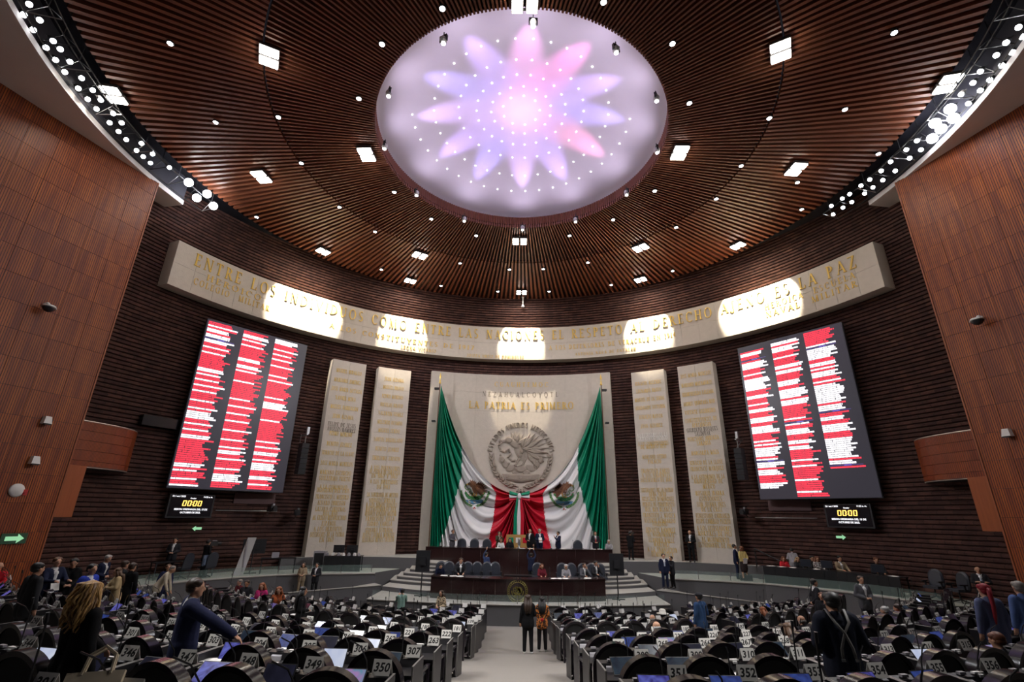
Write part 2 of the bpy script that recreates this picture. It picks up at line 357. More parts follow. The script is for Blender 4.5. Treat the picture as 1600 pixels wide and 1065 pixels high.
# podium: low front stage, second level, curved steps, dais, ledges, side platforms, ramps
def front1(x): return 23.8 + 28 - math.sqrt(28 * 28 - x * x)
def front2(x): return 24.95 + .046 * x * x
def build_podium():
    X = [-6.9 + 13.8 * i / 40 for i in range(41)]
    b = MB(); b.prism([(x, front1(x)) for x in X] + [(6.9, 31), (-6.9, 31)], -.1, .85)
    o = struct(b.build('floor_stage', [M_PODWALL, M_STEP])); 
    for p in o.data.polygons:
        if p.normal.z > .9: p.material_index = 1
    n_ = MB(); n_.tube([(x, front1(x) - .012, .82) for x in X], .035, 6); n_.build('nosing', M_STEP, o)
    b = MB(); b.prism([(x, front2(x)) for x in X] + [(6.9, 31), (-6.9, 31)], .8, 1.05)
    o = struct(b.build('floor_stage_upper', [M_PODWALL, M_STEP]))
    for p in o.data.polygons:
        if p.normal.z > .9: p.material_index = 1
    # flights of curved steps either side
    for s, nm in ((-1, 'left'), (1, 'right')):
        root = struct(bpy.data.objects.new('stairs_' + nm, None)); C.objects.link(root); root.location = (s * 5.5, 29.5, 1.05)
        for k in range(6):
            q = MB(); ax, ay = 6.85 - .29 * k, 28.55 + .22 * k; bx, by = 4.1, 27.35 + .36 * k
            E = []
            for i in range(9):
                t = i / 8; x = ax + (bx - ax) * t; y = ay + (by - ay) * t - .16 * math.sin(PI * t); E.append((s * x, y))
            poly = E + [(s * bx, 31.2), (s * (ax + .3), 31.2)]
            if s < 0: poly = poly
            q.prism(poly if s < 0 else poly[::-1], 1.04 + .16 * k, 1.05 + .16 * (k + 1))
            st = q.build('step', [M_PODWALL, M_STEP], root, world=True)
            for p in st.data.polygons:
                if p.normal.z > .9: p.material_index = 1
            nn = MB(); nn.tube([(x, y, 1.02 + .16 * (k + 1)) for x, y in E], .03, 6); nn.build('nosing', M_STEP, st)
    b = MB(); b.prism([(-5.5, 30.75), (5.5, 30.75), (5.5, 34.6), (-5.5, 34.6)], 0, 2.0)
    struct(b.build('floor_dais', M_STEP))
    # ledges carrying the stone pillars, platforms, ramp walls
    for s, nm in ((-1, 'left'), (1, 'right')):
        F = [(5.45, 30.75), (8, 31.05), (10, 30.9), (12.0, 30.0), (13.2, 29.1)]
        W_ = [pw(20.15, a, 0)[:2] for a in (R(42.5), R(38), R(32), R(26), R(20), R(16))]
        poly = [(s * x, y) for x, y in F] + [(s * x, y) for x, y in W_]
        b = MB(); b.prism(poly if s > 0 else poly[::-1], 0, 2.1)
        o = struct(b.build('floor_ledge_' + nm, [M_PODWALL, M_STEP]))
        for p in o.data.polygons:
            if p.normal.z > .9: p.material_index = 1
        F = [(7.75, 28.7), (9.5, 28.2), (11, 27.75), (12.4, 27.15), (14.0, 25.7), (15.2, 24.2), (16.0, 22.6), (16.5, 21.0)]
        W_ = [pw(20.15, a, 0)[:2] for a in (R(72), R(66), R(58), R(50), R(42), R(34), R(24))]
        poly = [(s * x, y) for x, y in F] + [(s * x, y) for x, y in W_] + [(s * 6.9, 31)]
        b = MB(); b.prism(poly if s > 0 else poly[::-1], 0, 1.5)
        o = struct(b.build('floor_platform_' + nm, [M_PODWALL, mat('platform_carpet', (.30, .33, .29), .95)]))
        for p in o.data.polygons:
            if p.normal.z > .9: p.material_index = 1
        q = MB(); q.tube([(s * x, y - .01, 1.46) for x, y in F], .045, 6); q.build('nosing', M_STEP, o)
        # ramp and its outer wall
        I = [(7.15, 27.9), (9, 27.2), (11.0, 26.35), (12.1, 25.8), (13.6, 24.8)]; zz = [1.0, .92, .82, .76, .66]
        b = MB()
        for i in range(4):
            (x0, y0), (x1, y1) = I[i], I[i + 1]
            b.hexa([(s * x0, y0, -.1), (s * x1, y1, -.1), (s * x1, y1 + .18, -.1), (s * x0, y0 + .18, -.1), (s * x0, y0, zz[i]), (s * x1, y1, zz[i + 1]), (s * x1, y1 + .18, zz[i + 1]), (s * x0, y0 + .18, zz[i])])
        o = struct(b.build('wall_ramp_' + nm, M_PODWALL))
        q = MB(); q.tube([(s * x, y - .005, z - .01) for (x, y), z in zip(I, zz)], .03, 6); q.build('nosing', M_STEP, o)
        b = MB(); J = [(7.2, 28.0, 1.0), (9, 27.3, .75), (11, 26.5, .5), (13.6, 24.9, .15), (15.5, 23.2, .02)]; K = [(7.8, 28.8, 1.0), (9.5, 28.3, .75), (12, 27.4, .5), (14.3, 26.1, .15), (16.2, 24.2, .02)]
        b.grid([[(s * x, y, z) for x, y, z in J], [(s * x, y, z) for x, y, z in K]])
        struct(b.build('floor_ramp_' + nm, M_STEP))
build_podium()
# ================================================================ ceiling lamps
M_LED = mat('led_white', (1, 1, 1), .5, emit=(1, .95, .86), es=30)
M_LEDC = mat('led_cool', (1, 1, 1), .5, emit=(.93, .95, 1), es=26)
M_DOT = mat('dome_led', (1, 1, 1), .5, emit=(1, .98, 1), es=7)
M_HOUS = mat('lamp_housing', (.06, .055, .055), .5, spec=.4)
M_WHITEP = mat('white_plastic', (.75, .74, .72), .45)
FLOODS = [ (-9.41, 13.17), (9.46, 13.08), (-16.71, 14.88), (16.60, 14.53), (-7.32, 18.37), (7.42, 18.29), (-13.19, 19.97), (13.37, 19.44), (0.15, 11.25), (-6.66, 27.80), (7.56, 26.77), (-0.08, 26.04) ]
FRIEZE_LAMPS = [ (-12.89, 27.33), (-8.09, 31.48), (0.04, 33.33), (8.56, 31.14), (13.52, 26.50) ]
DOWNS = [ (-12.89, 12.72), (-13.48, 16.50), (-10.54, 16.22), (-10.80, 19.14), (-10.19, 22.73), (-5.07, 12.81), (-6.70, 15.25), (-6.76, 21.39), (-5.21, 23.87), (-2.65, 11.51), (2.78, 11.34), (5.51, 12.87), (7.04, 21.29), (5.33, 23.92), (9.18, 24.70), (13.15, 12.51), (6.99, 15.56), (10.65, 16.38), (13.56, 15.92), (16.74, 18.55), (10.73, 19.37), (10.50, 21.97), (15.54, 22.91), (14.09, 20.62), (-15.41, 23.70), (-8.90, 25.23), (-2.75, 25.64), (2.98, 25.62), (-4.16, 29.09), (-0.81, 29.97), (1.55, 29.86), (4.52, 28.94), (-9.83, 30.04), (-6.01, 32.52), (-1.78, 33.46), (2.14, 33.42), (6.67, 32.29), (10.54, 30.08) ]
HEADS = [ (0.46, 11.69), (-2.88, 12.27), (3.71, 12.60), (-5.53, 14.70), (5.80, 14.97), (-6.37, 17.79), (6.56, 18.08), (-5.57, 21.28), (5.79, 21.35), (-3.45, 23.94), (3.28, 23.92) ]
TL = [ (-114.8, 17.74), (-113.1, 18.08), (-113.0, 17.67), (-111.3, 18.06), (-110.4, 17.62), (-109.1, 18.00), (-109.4, 17.54), (-107.5, 17.95), (-107.7, 17.48), (-105.8, 17.92), (-105.3, 17.45), (-103.4, 17.86), (-103.5, 17.35), (-101.7, 17.82), (-101.9, 17.32), (-100.1, 17.78), (-99.6, 17.24), (-97.7, 17.72), (-97.9, 17.21), (-96.1, 17.67), (-94.5, 17.67), (-93.9, 17.13), (-92.3, 17.68), (-91.6, 17.09), (-91.0, 17.65), (-89.6, 17.63), (-88.5, 16.94), (-84.7, 16.79), (-80.7, 17.33), (-81.4, 16.54), (-78.1, 17.02) ]
TR = [ (111.0, 17.80), (109.5, 18.10), (109.2, 17.71), (107.6, 17.66), (107.5, 18.12), (105.8, 18.08), (105.5, 17.50), (103.8, 17.53), (103.8, 18.05), (102.3, 18.01), (102.1, 17.42), (100.3, 17.97), (99.7, 17.45), (97.9, 17.89), (97.3, 17.33), (96.1, 17.78), (94.3, 17.81), (94.0, 17.25), (92.2, 17.17), (92.1, 17.81), (90.4, 17.70), (89.6, 17.02), (87.5, 17.04), (87.6, 17.69), (85.4, 16.96), (85.4, 17.62), (83.8, 16.89), (83.6, 17.57), (82.0, 17.54), (81.5, 16.84), (80.2, 16.76), (79.6, 17.47), (78.0, 17.40), (78.0, 16.69), (75.9, 17.40) ]
ORD = ['first', 'second', 'third', 'fourth', 'fifth', 'sixth', 'seventh', 'eighth', 'ninth', 'tenth', 'eleventh', 'twelfth']
def ordw(n):
    u = ['', 'first', 'second', 'third', 'fourth', 'fifth', 'sixth', 'seventh', 'eighth', 'ninth', 'tenth', 'eleventh', 'twelfth', 'thirteenth', 'fourteenth', 'fifteenth', 'sixteenth', 'seventeenth', 'eighteenth', 'nineteenth']
    if n < 20: return u[n]
    t_, r_ = divmod(n, 10); return (['', '', 'twentieth', 'thirtieth', 'fortieth'][t_] if r_ == 0 else ['', '', 'twenty', 'thirty', 'forty'][t_] + '-' + u[r_])
def clock(x, y):   # bearing words about the dome
    a = math.degrees(math.atan2(x, y - CY)); k = int(round(a / 30)) % 12
    return ['twelve', 'one', 'two', 'three', 'four', 'five', 'six', 'seven', 'eight', 'nine', 'ten', 'eleven'][k]
def flood_meshes():
    h = MB(); h.box((-.31, 0, .05), (.5, .86, .16)); h.box((.31, 0, .05), (.5, .86, .16)); h.box((0, -.36, .1), (1.1, .06, .1)); h.box((0, .36, .1), (1.1, .06, .1))
    f = MB()
    for s in (-1, 1): f.box((s * .31, 0, -.06), (.42, .78, .09))
    return h.mesh('housing', M_HOUS), f.mesh('lens', M_LED)
FH, FL = flood_meshes()
def flood(x, y, lab, throw=None, sc=.8):
    a = math.atan2(x, y - CY); z = ZC - .16
    t = thing('ceiling_floodlight', lab, 'floodlight', (x, y, z), -a, 'paired square floodlights in the slat ceiling')
    t.scale = (sc, sc, sc)
    hh = place(FH, 'housing', t); ll = place(FL, 'lens', t)
    lamp('floodlight_lamp', 'AREA', (x, y, z - .08), FLOOD_W, FLOOD_COL, aim=(x, y, 0), shape='RECTANGLE', size=.9, size_y=.7)
    if throw:
        o = lamp('frieze_throw', 'SPOT', (x, y, z - .15), FRIEZE_W, (1, .88, .68), aim=throw, spot_size=R(20.5 if abs(x) < 11 else 29), spot_blend=.15, shadow_soft_size=.06); o.scale = (2.9, 1, 1)
ring_names = {}
for i, (x, y) in enumerate(sorted(FLOODS, key=lambda p: math.hypot(p[0], p[1] - CY))):
    r_ = math.hypot(x, y - CY); nm = 'close to the dome rim' if r_ < 8.5 else ('on the seam between slat rings' if r_ < 12 else 'out towards the side truss')
    side = 'left' if x < -1 else ('right' if x > 1 else 'middle'); dep = 'nearest the camera' if y < 15.5 else ('abreast of the dome' if y < 21 else 'towards the podium')
    flood(x, y, f'bright paired floodlight {nm}, {side}, {dep}')
for i, (x, y) in enumerate(FRIEZE_LAMPS):
    a = math.atan2(x, y - WY); flood(x, y, f'floodlight at the far ceiling edge washing the stone band, {ORD[i]} from left', throw=pw(19.3, a, 17.4), sc=.7)
# small round downlights
def down_meshes():
    h = MB(); h.lathe([(.03, .16), (.11, .14), (.13, .0), (.12, -.02)], n=14); l = MB(); l.lathe([(.095, -.026), (.09, -.03)], n=14)
    return h.mesh('housing', M_HOUS), l.mesh('lens', M_LEDC)
DH, DL = down_meshes()
cnt = {}
for i, (x, y) in enumerate(DOWNS):
    r_ = math.hypot(x, y - CY); rn = 'inner slats near the dome' if r_ < 9.4 else ('seam of the two slat rings' if r_ < 12.4 else 'outer slats near the ceiling edge')
    key = (rn, clock(x, y)); cnt[key] = cnt.get(key, 0) + 1
    sfx = '' if cnt[key] == 1 else f', {ORD[cnt[key]-1]} one there'
    t = thing('ceiling_downlight', f"small round downlight in the {rn}, {clock(x, y)} o'clock{sfx}", 'downlight', (x, y, ZC - .03), 0, 'small round ceiling downlights')
    place(DH, 'housing', t); place(DL, 'lens', t)
    lamp('downlight_lamp', 'SPOT', (x, y, ZC - .1), DOWN_W, (1, .95, .9), aim=(x, y, 0), spot_size=R(100), spot_blend=.6, shadow_soft_size=.1)
# pin lights in the dome
pm = MB(); pm.lathe([(.03, .01), (.034, -.012), (.02, -.018)], n=10); PMESH = pm.mesh('dome_pin_light', M_DOT)
RINGN = ['innermost', 'second', 'third', 'fourth', 'fifth', 'outermost']
for ri, (r_, n) in enumerate(((.9, 9), (1.45, 15), (2.15, 22), (3.0, 28), (4.15, 36), (5.15, 40))):
    for k in range(n):
        a = 2 * PI * (k + .3) / n
        if r_ > 5 and not (math.cos(a) > -.15): continue
        o = place(PMESH, 'dome_pin_light'); o.location = pc(r_, a, dome_z(r_) - .015)
        tag(o, f'tiny pin light, {ordw(k + 1)} clockwise from far side in the {RINGN[ri]} ring of the dome', 'light', 'pin lights in the dome')
# coloured moving heads hung round the dome rim
def head_meshes():
    h = MB(); h.box((0, 0, .34), (.03, .03, .22)); h.box((0, 0, .24), (.3, .1, .05)); h.box((-.14, 0, .12), (.03, .08, .24)); h.box((.14, 0, .12), (.03, .08, .24))
    g = MB(); g.ball((0, 0, .06), (.125, .14, .16), 12); l = MB(); l.lathe([(.07, .0), (.085, -.015), (.06, -.03)], (0, 0, -.09), 12)
    return h.mesh('yoke', M_BLACK), g.mesh('head', M_WHITEP, True), l.mesh('lens', M_DOT)
HH = head_meshes()
HEADS.append((.1, 24.5))
cols = {0: (.95, .35, .85), 2: (1, .22, .75), 8: (1, .3, .62)}
for i, (x, y) in enumerate(HEADS):
    a = math.atan2(x, y - CY); hx, hy, _ = pc(6.3, a, 0)
    t = thing('moving_head_light', f"white globe stage light hanging at the dome rim, {clock(hx, hy)} o'clock", 'stage light', (hx, hy, 20.42), -a, 'stage lights round the dome rim')
    for nm, me in zip(('yoke', 'head', 'lens'), HH): place(me, nm, t)
    col = cols.get(i, [(.36, .28, 1), (.52, .32, 1), (.66, .40, 1)][i % 3])
    tx, ty, tz = pc(3.0, a, dome_z(3.0))
    sx, sy, sz = pc(6.15, a, 20.5)
    lamp('dome_rim_glow', 'SPOT', pc(6.0, a, 20.45), 110, (.84, .70, 1.0), aim=pc(3.5, a, 22.5), spot_size=R(150), spot_blend=1.0, shadow_soft_size=.3)
    lamp('dome_fill', 'SPOT', pc(6.0, a, 20.45), 40, (.82, .66, 1.0), aim=(-hx * .12, CY - (hy - CY) * .12, 22.9), spot_size=R(70), spot_blend=1.0, shadow_soft_size=.3)
    lamp('dome_beam', 'SPOT', (sx, sy, sz), DOME_W, col, aim=(tx, ty, tz), spot_size=R(46), spot_blend=1.0, shadow_soft_size=.08).scale = (.62, 1, 1)
# curved lighting trusses with spots
def spot_meshes():
    b = MB(); b.tube([(0, 0, .0), (0, 0, .26)], [.1, .085], 10); b.tube([(-.12, 0, .1), (-.12, 0, .32), (.12, 0, .32), (.12, 0, .1)], .012, 4)
    l = MB(); l.lathe([(.09, .0), (.09, -.012), (.06, -.02)], n=12)
    return b.mesh('can', M_BLACK, False), l.mesh('lens', M_LEDC)
SM = spot_meshes()
M_BIG = mat('spot_glare', (1, 1, 1), .5, emit=(.92, .93, 1), es=90)
bl = MB(); bl.lathe([(.16, .0), (.16, -.012), (.1, -.03)], n=14); BIGL = bl.mesh('lens', M_BIG)
def truss(s, lst, lab, word, big):
    root = thing('lighting_truss', lab, 'truss', pc(17.5, R(lst[len(lst) // 2][0]), 20.3))
    a0, a1 = (-150, max(t[0] for t in lst) + .8) if s < 0 else (min(t[0] for t in lst) - .8, 150); n = 60
    for rr, zz in ((16.95, 20.12), (17.95, 19.98), (17.45, 20.5)):
        q = MB(); q.tube([pc(rr, R(a0 + (a1 - a0) * i / n), zz) for i in range(n + 1)], .025, 6); q.build('chord', M_BLACK, root, world=True)
    for i in range(0, n + 1, 3):
        a = R(a0 + (a1 - a0) * i / n); q = MB(); q.tube([pc(16.95, a, 20.12), pc(17.95, a, 19.98)], .022, 5); q.tube([pc(17.95, a, 19.98), pc(17.45, a, 20.5), pc(16.95, a, 20.12)], .015, 5)
        q.tube([pc(17.45, a, 20.5), pc(17.45, a, 21.3)], .015, 5)
        q.build('strut', M_STEEL if i % 6 == 0 else M_BLACK, root, world=True)
    rank = {}
    for row in (0, 1):
        for q_, i in enumerate(sorted([i for i in range(len(lst)) if (lst[i][1] > 17.45 - .006 * (abs(lst[i][0]) - 95) * -1) == bool(row)], key=lambda i: abs(lst[i][0]))): rank[i] = ('outer' if row else 'inner', ordw(q_ + 1))
    for i, (a, rr) in enumerate(lst):
        x, y, z = pc(rr - .05, R(a), 20.0)
        g = i in big
        t = thing('truss_spotlight', f'{"glaring large" if g else "small round"} white spotlight on the {word} truss, {rank[i][0]} row, {rank[i][1]} from podium end', 'spotlight', (x, y, z), 0, f'{"glaring" if g else "small"} spotlights on the {word} truss')
        # heads tilted in towards the middle of the hall
        dv = (Vector((0, 10, 3)) - Vector((x, y, z))).normalized(); t.rotation_euler = (-dv).to_track_quat('Z', 'Y').to_euler()
        if g: t.scale = (1.25, 1.25, 1.25)
        place(SM[0], 'can', t); place(BIGL if g else SM[1], 'lens', t)
    for k, a in enumerate((120, 128, 136, 144)):       # the truss runs on behind the camera
        lamp('truss_rear_beam', 'SPOT', pc(17.3, s * R(a), 19.85), TRUSS_W * 3.4, (1, .97, .94), aim=(s * (.3 + .5 * k), 9 + 2 * k, 1.5), spot_size=R(34), spot_blend=.8, shadow_soft_size=.25)
    for k in range(6):
        a = s * (78 + 6 * k)
        lamp('truss_beam', 'SPOT', pc(17.3, R(a), 19.85), TRUSS_W, (.93, .95, 1), aim=(s * (-3 + k), 14 + 1.5 * k, 1), spot_size=R(75), spot_blend=.8, shadow_soft_size=.25)
    a = lst[-4 if s < 0 else 13][0]
    lamp('truss_front_beam', 'SPOT', pc(17.2, R(a), 19.85), TRUSS_W * 5.2, (.96, .95, 1), aim=(-s * 2, 33, 6), spot_size=R(62), spot_blend=.7, shadow_soft_size=.2)
truss(-1, TL, 'curved black truss of spotlights above the left wooden wall', 'left', {27, 30, 29, 28})
truss(1, TR, 'curved black truss of spotlights above the right wooden wall', 'right', {12, 13, 14, 15, 16})
# ================================================================ lettering (Roman capitals built from strokes)
TH, TN = .155, .06
def _st(x0, y0, x1, y1, w, sa=True, sb=True, sw=.075):
    dx, dy = x1 - x0, y1 - y0; l = math.hypot(dx, dy); hx = w / 2 * (l / max(abs(dy), 1e-6)) if abs(dy) > .3 else 0
    P = [[(x0 - hx, y0), (x0 + hx, y0), (x1 + hx, y1), (x1 - hx, y1)]] if hx else [[(x0, y0 - w / 2), (x1, y1 - w / 2), (x1, y1 + w / 2), (x0, y0 + w / 2)]]
    for f, x, y in ((sa, x0, y0), (sb, x1, y1)):
        if f and hx:
            yy = y if y < .5 else y - .05; P.append([(x - hx - sw, yy), (x + hx + sw, yy), (x + hx + sw, yy + .05), (x - hx - sw, yy + .05)])
    return P
def _arc(cx, cy, rx, ry, a0, a1, n=9, th=TH):
    o = []; pts = []
    for i in range(n + 1):
        a = R(a0 + (a1 - a0) * i / n); c, s_ = math.cos(a), math.sin(a); w = TN + (th - TN) * abs(c) ** 1.3
        pts.append(((cx + rx * c, cy + ry * s_), (cx + (rx - w) * c, cy + (ry - min(w, TN + .02)) * s_)))
    for i in range(n):
        o.append([pts[i][0], pts[i + 1][0], pts[i + 1][1], pts[i][1]] if a1 > a0 else [pts[i][1], pts[i + 1][1], pts[i + 1][0], pts[i][0]])
    return o
def _bar(x0, x1, y, w=.06, tick=0):
    P = [[(x0, y - w / 2), (x1, y - w / 2), (x1, y + w / 2), (x0, y + w / 2)]]
    if tick: P.append([(x1 - .05, y - (tick if y > .6 else w / 2)), (x1, y - (tick if y > .6 else w / 2)), (x1, y + (tick if y < .4 else w / 2)), (x1 - .05, y + (tick if y < .4 else w / 2))])
    return P
S_ = .17
def _glyphs():
    g = {}
    g['I'] = (.34, _st(S_, 0, S_, 1, TH)); g['H'] = (.86, _st(S_, 0, S_, 1, TH) + _st(.69, 0, .69, 1, TH) + _bar(S_, .69, .5))
    g['L'] = (.66, _st(S_, 0, S_, 1, TH) + _bar(S_, .62, .03, .06, .24)); g['E'] = (.68, _st(S_, 0, S_, 1, TH) + _bar(S_, .62, .03, .06, .22) + _bar(S_, .6, .97, .06, .2) + _bar(S_, .48, .52))
    g['F'] = (.62, _st(S_, 0, S_, 1, TH) + _bar(S_, .58, .97, .06, .2) + _bar(S_, .46, .52)); g['T'] = (.74, _st(.37, 0, .37, 1, TH, True, False) + _bar(.04, .7, .97, .06, .2) + [[(.04, .77), (.09, .77), (.09, 1), (.04, 1)]])
    g['A'] = (.86, _st(.1, 0, .43, 1, TN, True, False) + _st(.76, 0, .43, 1, TH, True, False) + _bar(.2, .68, .33)); g['V'] = (.86, _st(.43, 0, .1, 1, TH, False, True) + _st(.43, 0, .76, 1, TN, False, True))
    g['N'] = (.88, _st(.14, 0, .14, 1, TN) + _st(.74, 0, .74, 1, TN, False, True) + _st(.7, 0, .16, 1, TH, False, False)); g['M'] = (1.06, _st(.14, 0, .16, 1, TN) + _st(.88, 0, .86, 1, TH) + _st(.5, 0, .18, 1, TH, False, False) + _st(.5, 0, .86, 1, TN, False, False))
    g['O'] = (.94, _arc(.47, .5, .43, .52, 0, 360, 18)); g['C'] = (.82, _arc(.47, .5, .43, .52, 48, 312, 13) + [[(.72, .68), (.77, .68), (.77, .95), (.72, .95)]])
    g['G'] = (.9, _arc(.47, .5, .43, .52, 48, 305, 13) + _st(.72, 0.02, .72, .45, TH, False, True) + [[(.72, .68), (.77, .68), (.77, .95), (.72, .95)]]); g['Q'] = (.94, _arc(.47, .5, .43, .52, 0, 360, 18) + _st(.9, -.22, .5, .1, TH, False, False))
    g['D'] = (.9, _st(S_, 0, S_, 1, TH) + _arc(.2, .5, .64, .5, -90, 90, 10)); g['P'] = (.68, _st(S_, 0, S_, 1, TH) + _arc(.2, .73, .42, .27, -90, 90, 8)); g['B'] = (.74, _st(S_, 0, S_, 1, TH) + _arc(.2, .75, .38, .25, -90, 90, 8) + _arc(.2, .26, .46, .26, -90, 90, 8))
    g['R'] = (.78, _st(S_, 0, S_, 1, TH) + _arc(.2, .73, .42, .27, -90, 90, 8) + _st(.7, 0, .36, .48, TH, True, False)); g['U'] = (.86, _st(S_, .3, S_, 1, TH, False, True) + _st(.7, .3, .7, 1, TN, False, True) + _arc(.42, .32, .33, .34, 180, 360, 9))
    g['S'] = (.62, _arc(.31, .75, .25, .27, 40, 270, 9, .11) + _arc(.31, .25, .27, .27, 90, -140, 9, .13)); g['Z'] = (.74, _bar(.06, .66, .97) + _bar(.06, .68, .03, .06, .22) + _st(.12, .02, .6, .98, TH, False, False))
    g['J'] = (.5, _st(.3, .2, .3, 1, TH, False, True) + _arc(.14, .1, .24, .24, 180, 390, 7)); g['X'] = (.84, _st(.74, 0, .1, 1, TH) + _st(.1, 0, .74, 1, TN)); g['Y'] = (.82, _st(.41, 0, .41, .5, TH, True, False) + _st(.41, .45, .08, 1, TH, False, True) + _st(.41, .45, .74, 1, TN, False, True))
    g['K'] = (.8, _st(S_, 0, S_, 1, TH) + _st(.22, .45, .66, 1, TN, False, True) + _st(.72, 0, .34, .6, TH, True, False)); g['W'] = (1.2, g['V'][1] + [[(x + .36, y) for x, y in q] for q in g['V'][1]])
    g['0'] = (.7, _arc(.35, .5, .31, .52, 0, 360, 14)); g['1'] = (.42, _st(.22, 0, .22, 1, TH)); g['2'] = (.64, _arc(.3, .72, .25, .29, 170, -50, 8) + _st(.1, .02, .46, .55, TN * 1.6, False, False) + _bar(.06, .58, .04, .08)); g['3'] = (.62, _arc(.28, .75, .25, .25, 150, -90, 8) + _arc(.28, .26, .27, .27, 90, -150, 8))
    g['4'] = (.68, _st(.46, 0, .46, 1, TH, True, False) + _bar(.05, .64, .3) + _st(.08, .3, .46, 1, TN, False, False)); g['6'] = (.64, _arc(.32, .3, .28, .31, 0, 360, 12) + _arc(.5, .45, .46, .55, 100, 200, 6)); g['7'] = (.6, _bar(.05, .56, .96, .08) + _st(.22, 0, .54, .96, TH, False, False)); g['8'] = (.64, _arc(.32, .75, .24, .25, 0, 360, 12) + _arc(.32, .26, .28, .27, 0, 360, 12))
    g['9'] = (.64, _arc(.32, .7, .28, .31, 0, 360, 12) + _arc(.14, .55, .46, .55, -80, 20, 6)); g['5'] = (.62, _arc(.28, .3, .28, .31, 130, -150, 10) + _st(.12, .5, .14, 1, TN, False, False) + _bar(.12, .54, .95, .09)); g['.'] = (.22, [[(.06, 0), (.18, 0), (.18, .12), (.06, .12)]]); g[' '] = (.5, [])
    g['"'] = (.4, [[(.08, .75), (.15, .75), (.15, 1), (.08, 1)], [(.24, .75), (.31, .75), (.31, 1), (.24, 1)]])
    return g
GL = _glyphs()
def text_layout(t, track=.16):
    x = 0; o = []
    for ch in t:
        w_, P = GL.get(ch, GL[' ']); o.append((ch, x, w_, P)); x += w_ + track
    return o, x - track
def glyph_prism(b, P, mapf, dep):   # P polys in text units; mapf(u,v,d) -> 3D point
    for q in P:
        n = len(q); vs = [mapf(u, v, 0) for u, v in q] + [mapf(u, v, dep) for u, v in q]
        b.add(vs, [tuple(range(n, 2 * n))] + [(i, (i + 1) % n, n + (i + 1) % n, n + i) for i in range(n)])
def cyl_text(t, a_mid, z, h, r_, width=None, track=.16, squeeze=None, dep=.04):
    # returns (builder, letters) on a cylinder about the wall centre; width in metres fits the line
    lay, tw = text_layout(t, track); k = h if width is None else width / tw; lets = []
    for ch, x, w_, P in lay:
        if not P: continue
        b = MB(); glyph_prism(b, P, lambda u, v, d: pw(r_ - d, a_mid + ((u + x) * k - tw * k / 2) / r_, z + v * h - h / 2), dep); lets.append(b)
    return lets
def join(lst):
    o = MB()
    for b in lst: o.add(b.v, b.f)
    return o
def cylbox(r0, r1, a0, a1, z0, z1, n=1, b=None):
    b = b or MB(); A = [a0 + (a1 - a0) * i / n for i in range(n + 1)]
    for i in range(n):
        b.hexa([pw(r0, A[i], z0), pw(r0, A[i + 1], z0), pw(r1, A[i + 1], z0), pw(r1, A[i], z0), pw(r0, A[i], z1), pw(r0, A[i + 1], z1), pw(r1, A[i + 1], z1), pw(r1, A[i], z1)])
    return b
M_STONE = mat('pale_stone', (.56, .50, .43), .75, noise=.10, nscale=4, bump=.25, bscale=14)
M_STONEJ = mat('stone_joint', (.50, .45, .38), .9)
M_GOLD = mat('gold_letters', (.80, .54, .12), .4, metal=.25)
M_CARVE = mat('carved_stone_shaded', (.34, .29, .24), .8, noise=.2, nscale=6, bump=.3, bscale=20)  # darker than the slabs: shading of the relief is put into the colour
M_GREYL = mat('grey_letters', (.20, .17, .13), .6)
M_WHITEL = mat('white_letters', (.88, .86, .80), .5)
def slabs(root, r_face, thick, a0, a1, z0, z1, na, nz):
    b = cylbox(r_face + .012, r_face + thick, a0, a1, z0, z1, max(2, na)); b.build('core', M_STONEJ, root, world=True)
    for i in range(na):
        for k in range(nz):
            A0 = a0 + (a1 - a0) * i / na; A1 = a0 + (a1 - a0) * (i + 1) / na; g = .004 / r_face
            Z0 = z0 + (z1 - z0) * k / nz; Z1 = z0 + (z1 - z0) * (k + 1) / nz
            cylbox(r_face - random.uniform(0, .004), r_face + .03, A0 + g, A1 - g, Z0 + .004, Z1 - .004).build('stone_slab', M_STONE, root, world=True)
# ---- stone band
band = thing('stone_frieze', 'long curved pale stone band with gold motto across the brick wall', 'frieze', (0, 34, 15.4))
slabs(band, 19.3, .78, R(-69), R(69), 15.4, 17.95, 40, 2)
for b in cyl_text('ENTRE LOS INDIVIDUOS COMO ENTRE LAS NACIONES EL RESPETO AL DERECHO AJENO ES LA PAZ', 0, 17.34, .72, 19.29, R(132) * 19.3, track=.30): b.build('letter', M_GOLD, band, world=True)
for t, a0, a1, z, h in (('HEROICO', -63.6, -54.2, 16.62, .36), ('COLEGIO  MILITAR', -65.4, -52.4, 16.14, .36), ('A LOS CONSTITUYENTES DE 1917', -41, -10.4, 16.2, .34), ('LEONA VICARIO', -26.1, -18.6, 15.68, .24),
                        ('JOSEFA ORTIZ DE DOMINGUEZ', -11.8, .7, 15.6, .22), ('A LOS DEFENSORES DE VERACRUZ EN 1914', 6.3, 33.3, 16.32, .34), ('ANTONIA NAVA DE CATALAN', 12, 25, 15.72, .22), ('HEROICA  ESCUELA', 50.4, 65.4, 16.64, .36), ('NAVAL  MILITAR', 50.4, 65.4, 16.14, .36)):
    for b in cyl_text(t, R((a0 + a1) / 2), z, h, 19.29, R(a1 - a0) * 19.3, track=.3, dep=.02): b.build('letter', M_GOLD, band, world=True)
